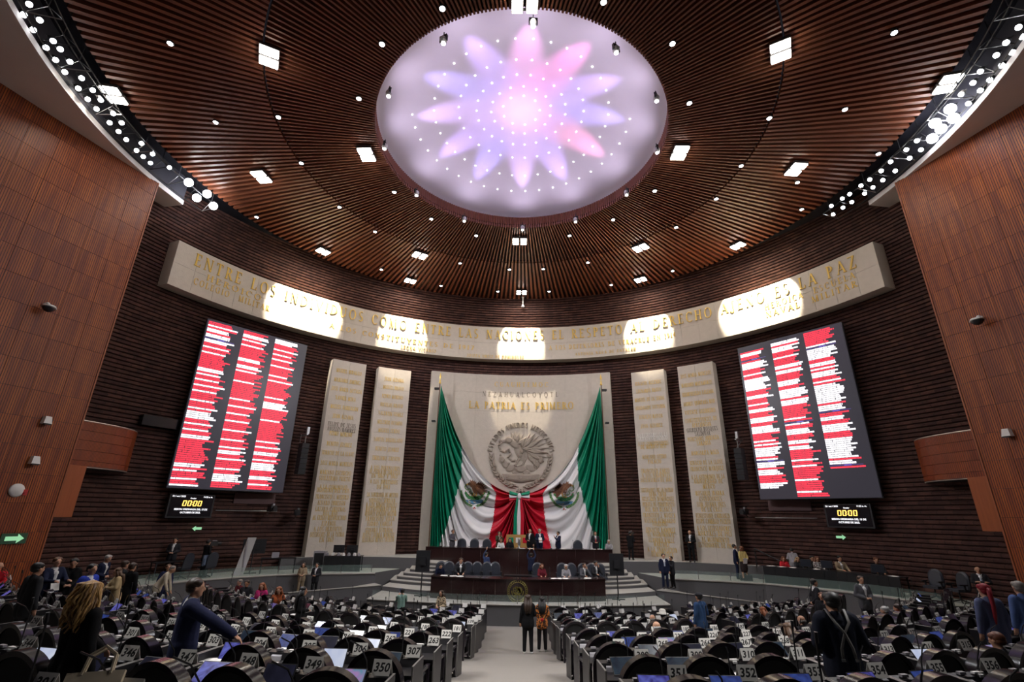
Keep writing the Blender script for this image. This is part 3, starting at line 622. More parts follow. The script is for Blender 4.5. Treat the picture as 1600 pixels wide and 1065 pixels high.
# ---- four stone pillars with rolls of names
COLS = {
 'c1': (-39.2, -32.7, [13.29, 12.66, 12.07, 11.5, 10.9, 10.31, 9.79, 9.49, 9.21, 8.57, 8.01, 7.39, 6.84, 6.5, 5.99, 5.8, 5.42, 5.07, 4.72, 4.49, 4.24, 3.92, 3.61, 3.31, 3.02],
   ['MIGUEL HIDALGO', 'MARIANO JIMENEZ', 'JOSE MARIA LICEAGA', 'XAVIER MINA', 'MIGUEL BARRAGAN', 'JUAN ALDAMA', '-FELIPE DE JESUS', '-ANGELES RAMIREZ', 'PEDRO MORENO', 'BENITO JUAREZ', 'IGNACIO DE LA LLAVE', 'JOSE MARIA MORELOS', 'MARIANO ESCOBEDO', 'GUILLERMO PRIETO', 'A LA COMUNIDAD', 'INDIGENA DEL PAIS', 'FRANCISCO I. MADERO', 'ALVARO OBREGON', 'LAZARO CARDENAS', 'DEL RIO', 'AL EXILIO REPUBLICANO', 'ESPANOL', 'A LOS HEROICOS', 'DEFENSORES DE LA PATRIA', 'EN 1862']),
 'c2': (-30.2, -23.5, [13.22, 12.64, 12.02, 11.43, 10.84, 10.25, 9.71, 9.1, 8.5, 7.91, 7.3, 7.04, 6.79, 6.43, 6.12, 5.64, 5.31, 5.03, 4.78, 4.51, 4.21, 3.91, 3.55, 3.26, 2.99],
   ['JUAN ALDAMA', 'MIGUEL BRAVO', 'PEDRO MORENO', 'NICOLAS BRAVO', 'VALENTIN GOMEZ', 'MELCHOR OCAMPO', 'MIGUEL LERDO', 'SANTOS DEGOLLADO', 'BENITO JUAREZ', 'EMILIANO ZAPATA', 'A LOS DEFENSORES', 'DE PUEBLA DE ZARAGOZA', 'EN 1862 Y 1863', 'A LOS DIPUTADOS', 'DE 1913', 'LA SOBERANIA DE MEXICO', 'AQUILES SERDAN', 'A LOS NINOS HEROES', 'BICENTENARIO DEL', 'HEROICO COLEGIO MILITAR', 'FRANCISCO VILLA', 'ISIDRO FABELA', 'GENARO ESTRADA', 'JUSTO SIERRA MENDEZ', 'ALFONSO REYES OCHOA']),
 'c3': (23.6, 30.2, [13.16, 12.62, 12.03, 11.47, 10.85, 10.24, 9.63, 9.41, 9.06, 8.88, 8.23, 7.93, 7.35, 7.07, 6.78, 6.16, 5.91, 5.63, 5.3, 5.0, 4.66, 4.34, 4.16, 3.81, 3.55, 3.22, 2.99, 2.68, 2.42],
   ['IGNACIO ALLENDE', 'LEONARDO BRAVO', 'MANUEL DE LA SERNA', 'GUADALUPE VICTORIA', 'IGNACIO RAYON', 'JUAN ALVAREZ', '+BICENTENARIO DE LA', '+ARMADA DE MEXICO', 'A LOS CONSTITUYENTES', 'DE MEXICO 1857', 'MARIANO OTERO', 'PALACIO', 'FRANCISCO ZARCO', 'A LOS VALIENTES', 'DEFENSORES DE 1847', 'DEFENSORES DE LA PATRIA', '1846 1848', 'BELISARIO DOMINGUEZ', 'HEROES DE CHURUBUSCO', 'DEL RIO BLANCO', 'FRANCISCO J. MUGICA', 'VICENTE LOMBARDO', 'TOLEDANO', 'IGNACIO RAMIREZ', '"EL NIGROMANTE"', 'LEANDRO VALLE', 'MARTINEZ', 'A LA TRANSICION', 'DEMOCRATICA']),
 'c4': (32.9, 39.6, [13.3, 12.68, 12.07, 11.44, 10.88, 10.36, 10.04, 9.75, 9.49, 9.19, 8.9, 8.32, 7.73, 7.37, 6.89, 6.62, 6.32, 5.94, 5.62, 5.3, 5.02, 4.67, 4.36, 3.98, 3.69, 3.36, 3.06],
   ['JOSE MARIA MORELOS', 'MARIANO MATAMOROS', 'HERMENEGILDO GALEANA', 'ANDRES QUINTANA ROO', 'VICENTE GUERRERO', 'CONSTITUYENTES DE', 'APATZINGAN', '-GILBERTO BOSQUES', '-SALDIVAR', 'PONCIANO ARRIAGA', 'SARABIA', 'MARGARITA MAZA', 'IGNACIO DE LA LLAVE', 'FRANCISCO MARQUEZ', 'A LA AUTONOMIA DE LA', 'UNIVERSIDAD DE', 'MEXICO', 'ROSARIO IBARRA', 'ESTUDIANTES', 'SOR JUANA INES', 'DE LA CRUZ', 'VENUSTIANO CARRANZA', 'FELIPE CARRILLO PUERTO', 'A LOS LEGISLADORES', 'MARTIRES DE 1913', 'AL MOVIMIENTO', 'ESTUDIANTIL DE 1968'])}
for key, lab in (('c1', 'pale stone pillar of engraved names nearest the left screen'), ('c2', 'pale stone pillar of engraved names left of the flag'), ('c3', 'pale stone pillar of engraved names right of the flag'), ('c4', 'pale stone pillar of engraved names nearest the right screen')):
    a0, a1, zs, lines = COLS[key]; am = R((a0 + a1) / 2)
    root = thing('stone_pillar', lab, 'pillar', pw(19.3, am, 2.1))
    slabs(root, 19.3, .72, R(a0), R(a1), 2.1, 14.0, 2, 8)
    for t, z in zip(lines, zs):
        m_ = M_GOLD
        if t[0] == '-': m_ = M_GREYL; t = t[1:]
        elif t[0] == '+': m_ = M_WHITEL; t = t[1:]
        wd = min(1.95, .118 * len(t)); 
        join(cyl_text(t, am, z, .26, 19.29, wd, track=.2, dep=.015)).build('name_line', m_, root, world=True)['kind'] = 'stuff'
# ---- centre panel with carved emblem
RP = 19.75
panel = thing('stone_backdrop', 'broad pale stone panel with carved emblem behind the draped flag', 'backdrop', (0, 34.6, 2.0))
slabs(panel, RP, .33, R(-19.0), R(19.0), 2.0, 14.33, 8, 9)
for b in cyl_text('LA PATRIA ES PRIMERO', R(.2), 12.02, .52, RP - .01, 7.6, track=.2): b.build('letter', M_GOLD, panel, world=True)
for b in cyl_text('CUAUHTEMOC', R(.2), 13.62, .34, RP - .01, 3.95, track=.5, dep=.02): b.build('letter', M_GOLD, panel, world=True)
for b in cyl_text('NEZAHUALCOYOTL', 0, 12.86, .36, RP - .01, 5.55, track=.6, dep=.02): b.build('letter', M_GREYL, panel, world=True)
# the national emblem as shapes in a unit circle: (colour key, kind, data)
def leaf(cx, cy, ang, l, w_):
    c, s_ = math.cos(ang), math.sin(ang); o = []
    for u, v in ((0, 0), (.3, .5), (.6, .42), (1, 0), (.6, -.42), (.3, -.5)): o.append((cx + u * l * c - v * w_ * s_, cy + u * l * s_ + v * w_ * c))
    return o
def blob(cx, cy, rx, ry, rot=0, n=12):
    c, s_ = math.cos(rot), math.sin(rot); return [(cx + rx * math.cos(t) * c - ry * math.sin(t) * s_, cy + rx * math.cos(t) * s_ + ry * math.sin(t) * c) for t in [2 * PI * i / n for i in range(n)]]
def ribbon(pts, w_):
    L_, R_ = [], []
    for i, p in enumerate(pts):
        a = pts[max(i - 1, 0)]; b = pts[min(i + 1, len(pts) - 1)]; d = math.hypot(b[0] - a[0], b[1] - a[1]) or 1; nx, ny = -(b[1] - a[1]) / d, (b[0] - a[0]) / d
        L_.append((p[0] + nx * w_ / 2, p[1] + ny * w_ / 2)); R_.append((p[0] - nx * w_ / 2, p[1] - ny * w_ / 2))
    return [[L_[i], R_[i], R_[i + 1], L_[i + 1]] for i in range(len(pts) - 1)]
def emblem_shapes():
    S = []
    for i in range(11):                                   # spread wing
        a = R(64 - i * 11.5); l = .50 + .18 * math.sin(PI * i / 10); S.append(('brown', leaf(.06 + .012 * i, .24 - .012 * i, a, l, .13)))
    for i in range(7): S.append(('brown2', leaf(.02, .22, R(78 - i * 16), .34, .11)))
    for i in range(6): S.append(('brown', leaf(.2 + .05 * i, .05 - .03 * i, R(-52 - i * 6), .34 - .02 * i, .11)))   # tail
    for i in range(5): S.append(('brown2', leaf(-.18 + .02 * i, .42 - .02 * i, R(112 - 18 * i), .34, .12)))         # far wing
    S.append(('brown2', blob(.0, .13, .17, .30, R(28)))); S.append(('brown2', blob(-.2, .36, .11, .19, R(50))))
    S.append(('brown', blob(-.36, .47, .115, .10))); S.append(('gold', [(-.46, .51), (-.60, .45), (-.56, .38), (-.45, .42)])); S.append(('gold', blob(-.37, .50, .02, .02, 0, 6)))
    for k in range(6): S.append(('brown', leaf(-.05 + .05 * (k % 3), .2 - .1 * (k // 3), R(-95), .14, .07)))
    for x0 in (-.12, .08): S += [('gold', q) for q in ribbon([(x0 + .06, -.06), (x0, -.2), (x0 - .06, -.27)], .06)]; S.append(('gold', leaf(x0 - .05, -.25, R(200), .12, .05))); S.append(('gold', leaf(x0 - .05, -.25, R(330), .1, .05)))
    sn = [(-.58, .42), (-.66, .30), (-.60, .16), (-.46, .12), (-.36, .2), (-.30, .08), (-.38, -.04), (-.28, -.12), (-.16, -.12)]
    S += [('green2', q) for q in ribbon(sn, .065)]; S.append(('green2', blob(-.62, .44, .06, .04, R(60), 8)))
    for cx, cy, rx, ry, ro in ((-.3, -.34, .15, .10, 20), (0, -.36, .17, .11, 0), (.28, -.33, .15, .10, -20), (-.46, -.24, .09, .13, 30), (-.56, -.10, .07, .11, 20), (.46, -.24, .09, .13, -30), (.58, -.10, .07, .10, -20), (-.14, -.46, .12, .08, 0), (.16, -.46, .12, .08, 0)): S.append(('green', blob(cx, cy, rx, ry, R(ro))))
    for cx, cy in ((-.5, -.1), (-.6, .03), (.55, -.1), (.63, .0), (-.36, -.2), (.4, -.2)): S.append(('red', blob(cx, cy, .035, .035, 0, 7)))
    S.append(('gold', blob(0, -.54, .2, .07))); S.append(('blue', [(-.55, -.50), (.55, -.50), (.46, -.66), (0, -.74), (-.46, -.66)]))
    for k in range(3): S += [('white', q) for q in ribbon([(-.42 + .07 * i, -.55 - .05 * k + .02 * math.sin(i * 1.6)) for i in range(13)], .018)]
    S += [('gold', blob(.3 * k, -.62, .06, .045, 0, 8)) for k in (-1, 0, 1)]
    for s_ in (-1, 1):                                     # half wreath
        for i in range(13):
            t = R(270 + s_ * (8 + i * 6.6)); r0 = .86; tx = (math.cos(t), math.sin(t)); d = t + s_ * PI / 2
            for o in (-.5, .5): S.append(('green' if (i + (o > 0)) % 2 else 'green2', leaf(r0 * tx[0], r0 * tx[1], d + o * .95 * (1), .16, .075)))
        S += [('green', q) for q in ribbon([(.86 * math.cos(R(270 + s_ * a)), .86 * math.sin(R(270 + s_ * a))) for a in range(4, 92, 8)], .022)]
        S.append(('white', leaf(0, -.9, R(270 + s_ * 55), .17, .09))); S.append(('red', leaf(0, -.9, R(270 + s_ * 25), .17, .07)))
    return S
EMB = emblem_shapes()
def carve(root, cx, cz, rad):
    b = MB(); k = 0
    for key, q in EMB:
        k += 1; dep = .05 + .09 * ((k * 37) % 5) / 4; c = (sum(p[0] for p in q) / len(q), sum(p[1] for p in q) / len(q)); n = len(q)
        f = lambda p, d: pw(RP - .005 - d, (cx + p[0] * rad) / RP, cz + p[1] * rad)
        inn = [(c[0] + (p[0] - c[0]) * .62, c[1] + (p[1] - c[1]) * .62) for p in q]
        vs = [f(p, 0) for p in q] + [f(p, dep * .7) for p in q] + [f(p, dep * 1.2) for p in inn]
        b.add(vs, [(i, (i + 1) % n, n + (i + 1) % n, n + i) for i in range(n)] + [(n + i, n + (i + 1) % n, 2 * n + (i + 1) % n, 2 * n + i) for i in range(n)] + [tuple(range(2 * n, 3 * n))])
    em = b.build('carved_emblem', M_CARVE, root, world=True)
    lay, tw = text_layout('ESTADOS UNIDOS MEXICANOS', .22); ch_h = .145; A0, A1 = 172, 8
    for ch, x, w_, P in lay:
        if not P: continue
        g = MB()
        def mp(u, v, d):
            t = R(A0 + (A1 - A0) * (x + u) / tw); rr = (.86 + v * ch_h) * rad
            return pw(RP - .005 - d, (cx + rr * math.cos(t)) / RP, cz + rr * math.sin(t))
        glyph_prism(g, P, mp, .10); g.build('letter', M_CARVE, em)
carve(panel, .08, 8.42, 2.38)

# ---- the draped flag: two swags meeting in a bow
M_GREEN = mat('flag_green', (.0, .235, .125), .45, spec=.35); M_WHITE = mat('flag_white', (.80, .79, .80), .5, spec=.3); M_RED = mat('flag_red', (.56, .008, .03), .45, spec=.35)
FCOL = {'brown': mat('eagle_brown', (.10, .035, .015), .6), 'brown2': mat('eagle_brown_light', (.17, .07, .03), .6), 'gold': mat('emblem_gold', (.62, .38, .06), .6), 'green': mat('emblem_green', (.04, .20, .06), .6), 'green2': mat('emblem_green_light', (.20, .30, .12), .6),
        'red': mat('emblem_red', (.5, .05, .05), .6), 'blue': mat('emblem_blue', (.08, .25, .42), .6), 'white': mat('emblem_white', (.7, .75, .75), .6)}
def ypan(x): return WY + math.sqrt(RP * RP - x * x)
def drape(s):
    side = 'left' if s < 0 else 'right'
    root = thing('flag_drape', f'{side} half of the giant green white and red flag, gathered to a bow', 'flag', (s * 3, 33.8, 2.0))
    ns, nt = 150, 170; P = np.zeros((ns, nt, 3))
    for i in range(ns):
        q = i / (ns - 1); k = (1 - q) ** 1.5
        p0 = (-5.65, 13.15); c1 = (-4.3 - 1.9 * (1 - q), 9 - 40 * k); c2 = (-2.9 + 2.7 * (1 - q), 6.2 - 37 * k); p3 = (-.12, 5.85)
        for j in range(nt):
            u = j / (nt - 1); p_ = 1 + 1.3 * min(1, k * 2.5); t = u ** p_ / (u ** p_ + (1 - u) ** p_) if 0 < u < 1 else u
            B = ((1 - t) ** 3, 3 * t * (1 - t) ** 2, 3 * t * t * (1 - t), t ** 3)
            x = B[0] * p0[0] + B[1] * c1[0] + B[2] * c2[0] + B[3] * p3[0]; z = B[0] * p0[1] + B[1] * c1[1] + B[2] * c2[1] + B[3] * p3[1]
            d0 = math.hypot(x - p0[0], z - p0[1]); d1 = math.hypot(x - p3[0], z - p3[1])
            am = .20 * min(1, d0 / 3.0) * min(1, .12 + d1 / 1.6)
            ph = 2 * PI * (15 * q + 1.3 * math.sin(3.1 * q + s)) + .5 * math.sin(z * .9 + 2 * s)
            fold = math.sin(ph) + .45 * math.sin(2.3 * ph + 1) + .25 * math.sin(.5 * ph)
            y = ypan(x) - .5 - am * fold - .25 * math.exp(-((q - 1) / .02) ** 2) * 0
            P[i, j] = (-s * x, y, max(z, -3))
    gx = lambda z: np.interp(z, [2, 2.66, 4.73, 6.98, 8.35, 9.42, 13.2], [-5.25, -5.05, -4.44, -3.93, -3.96, -4.1, -3.4])
    rx = lambda z: np.interp(z, [2, 3.12, 4.23, 5.92, 6.31, 8], [-2.2, -1.96, -1.71, -1.57, -1.87, -2.2])
    F = {0: [], 1: [], 2: []}
    for i in range(ns - 1):
        for j in range(nt - 1):
            c = (P[i, j] + P[i + 1, j] + P[i, j + 1] + P[i + 1, j + 1]) / 4
            if c[2] < 2.03: continue
            x = -abs(c[0]) ; m_ = 0 if x < gx(c[2]) else (2 if x > rx(c[2]) else 1)
            F[m_].append((i * nt + j, i * nt + j + 1, (i + 1) * nt + j + 1, (i + 1) * nt + j))
    V = P.reshape(-1, 3)
    for m_, nm, mt in ((0, 'green_stripe', M_GREEN), (1, 'white_stripe', M_WHITE), (2, 'red_stripe', M_RED)):
        used = sorted({v for f in F[m_] for v in f}); idx = {v: i for i, v in enumerate(used)}
        b = MB(); b.add([tuple(V[v]) for v in used], [tuple(idx[v] for v in (f if s < 0 else f[::-1])) for f in F[m_]])
        o = b.build(nm, mt, root, True, world=True); md = o.modifiers.new('thick', 'SOLIDIFY'); md.thickness = .012; md.offset = 1
    # woven coat of arms on the white stripe
    W_ = V[(V[:, 2] > 4.2) & (V[:, 2] < 7.6) & (np.abs(V[:, 0]) > 1.6) & (np.abs(V[:, 0]) < 4.4)]
    cx, cz, rad = s * 2.98, 5.98, 1.05
    by = {}
    for key, q in EMB:
        b = by.setdefault(key, MB())
        n = len(q); c = (sum(p[0] for p in q) / n, sum(p[1] for p in q) / n); ctr = [c] + list(q); vs = []
        for p in ctr:
            xx = p[0] if s > 0 else -p[0]; X, Z = cx + (-xx if s > 0 else -xx) * rad * .98 if False else cx + (p[0] if True else 0) * rad * (1 if s > 0 else 1), cz + p[1] * rad
            if s < 0: X, Z = cx + p[0] * rad, cz + p[1] * rad
            else: X, Z = cx - p[0] * rad, cz + p[1] * rad
            d = (W_[:, 0] - X) ** 2 + (W_[:, 2] - Z) ** 2; kk = np.argsort(d)[:4]; y = float(np.min(W_[kk, 1])) - .03
            vs.append((X, y, Z))
        b.add(vs, [(0, 1 + i, 1 + (i + 1) % n) if True else 0 for i in range(n)])
    for key, b in by.items(): b.build('emblem_' + {'brown': 'eagle', 'brown2': 'eagle_feathers', 'gold': 'gold', 'green': 'cactus', 'green2': 'serpent', 'red': 'fruit', 'blue': 'water', 'white': 'waves'}[key], FCOL[key], root, world=True)['kind'] = 'stuff'
    # pole with gilt tip
    q = MB(); q.tube([(s * 5.72, 33.05, 2.1), (s * 5.68, 33.0, 13.25)], .035, 8); q.build('pole', mat('flagpole_wood', (.10, .04, .02), .4), root, world=True)
    q = MB(); q.lathe([(.05, 0), (.09, .06), (.04, .14), (.06, .22), (.02, .34), (.07, .5), (.01, .8)], (s * 5.68, 33.0, 13.2), 10); q.build('finial', M_GOLD, root, True, world=True)
    q = MB(); q.box((s * 5.9, 33.25, 12.9), (.35, .3, .12)); q.box((s * 6.0, 33.3, 10.6), (.25, .3, .1)); q.build('bracket', M_BLACK, root, world=True)
drape(-1); drape(1)
def bow():
    root = thing('flag_bow', 'tricolour ribbon bow tying the two flag halves above the dais', 'bow', (0, 33.6, 5.8)); Y = 33.72
    for s in (-1, 1):
        for nm, m_, dz0, dz1 in (('ribbon_green', M_GREEN, .12, .34), ('ribbon_white', M_WHITE, -.12, .12), ('ribbon_red', M_RED, -.34, -.12)):
            rows = []
            for i in range(13):
                t = i / 12; x = s * .68 * math.sin(PI * t) * (1 if True else 0); yy = Y - .02 - .22 * math.sin(2 * PI * t * .5) * (1 - abs(2 * t - 1)) - (.06 if t < .5 else -.06)
                x = s * (.05 + .62 * (1 - (2 * t - 1) ** 2)); k = .45 + .55 * (1 - (2 * t - 1) ** 2)
                rows.append([(x, yy - .05 * math.cos(3 * v), 5.72 + (dz0 + (dz1 - dz0) * v) * k) for v in (0, .5, 1)])
            b = MB(); b.grid(rows); o = b.build(nm, m_, root, True, world=True); md = o.modifiers.new('thick', 'SOLIDIFY'); md.thickness = .02
    q = MB(); q.ball((0, Y - .16, 5.72), (.13, .1, .2), 12); q.build('knot', M_WHITE, root, True, world=True)
    for nm, m_, x0, x1, l in (('tail_green', M_GREEN, -.34, -.12, 2.0), ('tail_white', M_WHITE, -.12, .12, 2.0), ('tail_red', M_RED, .12, .34, 2.0)):
        rows = []
        for i in range(16):
            t = i / 15; z = 5.66 - 3.6 * t; k = .5 + .5 * min(1, t * 3); rows.append([((x0 + (x1 - x0) * v) * k - .05 * t, Y - .12 - .03 * math.sin(6 * t + 5 * v), z) for v in (0, .5, 1)])
        b = MB(); b.grid(rows); o = b.build(nm, m_, root, True, world=True); md = o.modifiers.new('thick', 'SOLIDIFY'); md.thickness = .015
bow()

# ================================================================ screens, clocks and fittings on the brick wall
def sans(t, h, bold=0, shear=0):
    cu = bpy.data.curves.new('t', 'FONT'); cu.body = t; cu.size = h * 1.38; cu.align_x = 'CENTER'; cu.align_y = 'CENTER'; cu.offset = bold; cu.shear = shear; cu.resolution_u = 2
    ob = bpy.data.objects.new('t', cu); C.objects.link(ob)
    dg = bpy.context.evaluated_depsgraph_get(); me = bpy.data.meshes.new_from_object(ob.evaluated_get(dg)); bpy.data.objects.remove(ob); bpy.data.curves.remove(cu)
    return me
def basis(cx, cy, cz, u):   # root placed so local x runs along u (horizontal), local -y faces the hall
    return math.atan2(u[1], u[0])
M_SCR = mat('screen_dark', (.012, .012, .016), .3, emit=(.030, .027, .036), es=1.0)
M_SR = mat('screen_red', (.3, .01, .02), .4, emit=(.95, .045, .085), es=1.15); M_SW = mat('screen_white', (.8, .8, .8), .4, emit=(.95, .93, .98), es=1.2); M_SP = mat('screen_violet', (.1, .1, .3), .4, emit=(.16, .10, .55), es=1.0)
M_FRAME = mat('screen_frame', (.015, .015, .018), .4)
LSTR = {-1: ['RRWRWWRWWpWWRRWRRWRRRRRRRRWWRWRRWRRWRRWRRRRWRRRWRWWWWRRWRRWRRWWRRRRRRRRRRRRWWRWRRRWRRWf', 'RRWWRWRRWRRRRRRRWWRRWWRWRRRRRWRRRRRRRRRWRRRWRRRWRRRWRRRRWRRRRWRRRWRWWRRWRRRRWRRWWWWRRR', 'WWWRRRWRRWRRWRRRWRRRRRWRRWRRRRRRRRRWRRWWWWRRRRRRWRRRRRRRRRRRWRRWRRWWRRWRWWWWRRRWWRRWRR'],
        1: ['RWWRRpRWWWWRRRWRRWWWWWWWRRRWWRRRWRRWWRRRWWWRRWWWWRRRRWRWRWWWWWRWpWWWRWWWRRRRWWf', 'WWRWWWRRRWRRRRWWRWWRRRRWWWRRWWWWWRWWWRRRRRRRWRpWRRWWWRRRWWRWWRRRRRWRRWRRRRRRWRRRRRWRRRRWWR', 'RRRRRRRRWpWWWWWWRRWWRWRWWWRRWRWWWWWWWWWWRWWWpRRWWRRWWWWRRRWWWWWWWWWWRWWpR']}
def big_screen(s, lab):
    A = Vector((s * 17.14, 24.16, 0)); B = Vector((s * 13.49, 28.64, 0)); lft, rgt = (A, B) if s < 0 else (B, A)
    u = (rgt - lft).normalized(); W_ = (rgt - lft).length; mid = (A + B) / 2; z0, z1 = 5.53, 14.48; H_ = z1 - z0
    root = thing('scoreboard_screen', lab, 'screen', (mid.x, mid.y, z0), math.atan2(u.y, u.x))
    q = MB(); q.box((0, .13, H_ / 2), (W_, .2, H_)); q.build('cabinet', M_FRAME, root)
    q = MB(); q.box((0, .02, H_ / 2), (W_ - .06, .03, H_ - .06)); q.build('display', M_SCR, root)
    rnd = random.Random(5 + s)
    cols = {'R': 0, 'W': 1, 'p': 2, 'f': 1}; xs0 = [-.485, -.165, .15] if s < 0 else [-.475, -.15, .165]
    for ci in range(3):
        st = LSTR[s][ci]; b = MB(); top = H_ - .12 - (0 if s < 0 else (.25, .12, .0)[ci]); n = len(st); ph = (H_ - .45) / 84
        for k, c in enumerate(st):
            zc = top - (k + .5) * ph
            if zc < .12: break
            if c == 'p':
                b.box((xs0[ci] * W_ + .72, -.004, zc), (1.5, .012, .012), mi=2); b.box((xs0[ci] * W_ + .8, -.004, zc), (.34, .014, ph * .55), mi=2); continue
            wl = rnd.uniform(1.02, 1.5) if c != 'f' else .95; x = xs0[ci] * W_; e = x + wl
            while x < e:
                ww = rnd.uniform(.16, .38); xe = min(x + ww, e)
                while x < xe:
                    lw = rnd.uniform(.042, .07); b.box((x + lw / 2, -.004, zc), (lw, .012, ph * rnd.uniform(.70, .88)), mi=cols[c]); x += lw + .008
                x = xe + .03
        b.build('text_column', [M_SR, M_SW, M_SP], root)['kind'] = 'stuff'
big_screen(-1, 'tall dark results screen of red and white lines, left of the dais')
big_screen(1, 'tall dark results screen of red and white lines, right of the dais')
M_AMB = mat('amber_digits', (.9, .7, .3), .4, emit=(1, .60, .10), es=1.6); M_CLKW = mat('clock_white', (.9, .9, .9), .4, emit=(.95, .95, 1), es=1.3)
def seg_digits(b, x, z, h, w_, ch):
    t = h * .13; S7 = {'a': (x, z + h / 2, w_, t), 'd': (x, z - h / 2, w_, t), 'f': (x - w_ / 2, z + h / 4, t, h / 2), 'b': (x + w_ / 2, z + h / 4, t, h / 2), 'e': (x - w_ / 2, z - h / 4, t, h / 2), 'c': (x + w_ / 2, z - h / 4, t, h / 2)}
    for k in 'abcdef': cx, cz, sx, sz = S7[k]; b.box((cx + (cz - z) * .12, -.01, cz), (sx + t * .6, .012, sz + t * .3))
def wall_clock(s, lab):
    a = R(-57.5) if s < 0 else R(56.5); x, y, _ = pw(19.55, a, 0)
    root = thing('wall_clock_display', lab, 'clock', (x, y, 4.2), -a)
    q = MB(); q.box((0, .14, .53), (2.15, .22, 1.12)); q.build('case', M_FRAME, root)
    q = MB(); q.box((0, .02, .55), (1.98, .03, 1.0)); q.build('display', mat('clock_screen', (.004, .004, .008), .25), root)
    b = MB()
    for xx in (-.36, -.13, .13, .36): seg_digits(b, xx, .66, .23, .13, '0')
    b.box((0, -.01, .71), (.03, .012, .03)); b.box((0, -.01, .61), (.03, .012, .03)); b.build('time_digits', M_AMB, root)
    for t, xx, zz, h in (('13 / oct / 2025', -.68, .98, .075), ('11:22 a. m.', .70, .98, .075), ('Orador', 0, .90, .065), ('SESION ORDINARIA DEL 13 DE', 0, .37, .082), ('OCTUBRE DE 2025.', 0, .22, .082)):
        me = sans(t, h, .003); me.materials.clear(); me.materials.append(M_CLKW); o = place(me, 'display_text', root); o.location = (xx, -.012, zz); o.rotation_euler = (PI / 2, 0, 0)
wall_clock(-1, 'small wall clock display reading 00:00 under the left results screen')
wall_clock(1, 'small wall clock display reading 00:00 under the right results screen')
M_EXIT = mat('exit_green', (.2, .6, .3), .5, emit=(.36, .72, .42), es=.7)
def arrow_sign(loc, rz, d, lab, k=1.0, board=False):
    root = thing('exit_arrow_sign', lab, 'sign', loc, rz)
    if board: q = MB(); q.box((0, .03, 0), (1.0 * k, .03, .46 * k)); q.build('board', mat('exit_board', (.03, .10, .05), .5), root)
    q = MB(); P = [(-.34, -.09), (.12, -.09), (.12, -.2), (.38, 0), (.12, .2), (.12, .09), (-.34, .09)]; P = [(d * x * k, z * k) for x, z in P]
    n = len(P); q.add([(x, 0, z) for x, z in P] + [(x, .02, z) for x, z in P], [tuple(range(n))[::1 if d > 0 else -1]] + [(i, (i + 1) % n, n + (i + 1) % n, n + i) for i in range(n)]); q.build('arrow', M_EXIT, root)
arrow_sign(pw(19.98, R(-55.5), 3.66), R(55.5), -1, 'small green exit arrow pointing left under the left clock', .62)
arrow_sign(pw(19.98, R(54.4), 3.72), R(-54.4), 1, 'small green exit arrow pointing right under the right clock', .62)
def on_side(s, u, z, out=.06):
    A, d, n = SIDE[s]; p = A + d * u + n * (.03 + out); return Vector((p.x, p.y, z)), math.atan2(-n.x * 0 + (-n.y), -n.x) - PI / 2 + PI
_, dL, nL = SIDE[-1]; _, dR, nR = SIDE[1]
rzL = math.atan2(nL.y, nL.x) + PI / 2; rzR = math.atan2(nR.y, nR.x) + PI / 2
p, _z = on_side(-1, .98, 3.47); arrow_sign(p, rzL, 1, 'green exit arrow board on the left wooden wall', .78, True)
# speakers hung beside the screens
def line_array(s, lab):
    x, y, _ = pw(19.0, R(s * 42.4), 0); root = thing('line_array_speaker', lab, 'loudspeaker', (x, y, 6.6), -R(s * 42.4))
    for k in range(6):
        q = MB(); q.hexa([(-.2, -.22, .3 * k), (.2, -.22, .3 * k), (.26, .25, .3 * k), (-.26, .25, .3 * k), (-.2, -.24, .3 * k + .28), (.2, -.24, .3 * k + .28), (.26, .25, .3 * k + .28), (-.26, .25, .3 * k + .28)]); q.build('cabinet', M_BLACK, root)
    q = MB(); q.tube([(0, 0, 1.8), (0, 0, 2.6)], .03, 6); q.box((0, .2, 2.3), (.1, .9, .06)); q.tube([(-.2, .3, 1.85), (0, .9, 2.4)], .02, 5); q.box((.05, -.05, 2.55), (.14, .18, .4)); q.build('bracket', M_STEEL, root)
line_array(-1, 'black column loudspeaker between left screen and stone pillar'); line_array(1, 'black column loudspeaker between right screen and stone pillar')
q = MB(); q.box((0, 0, 0), (1.75, .5, .5)); o = q.build('projection_window_box', mat('dark_glass', (.006, .006, .008), .2)); o.location = pw(19.95, R(-64), 8.62); o.rotation_euler[2] = R(64); tag(o, 'dark glazed projection opening above the left balcony', 'opening')
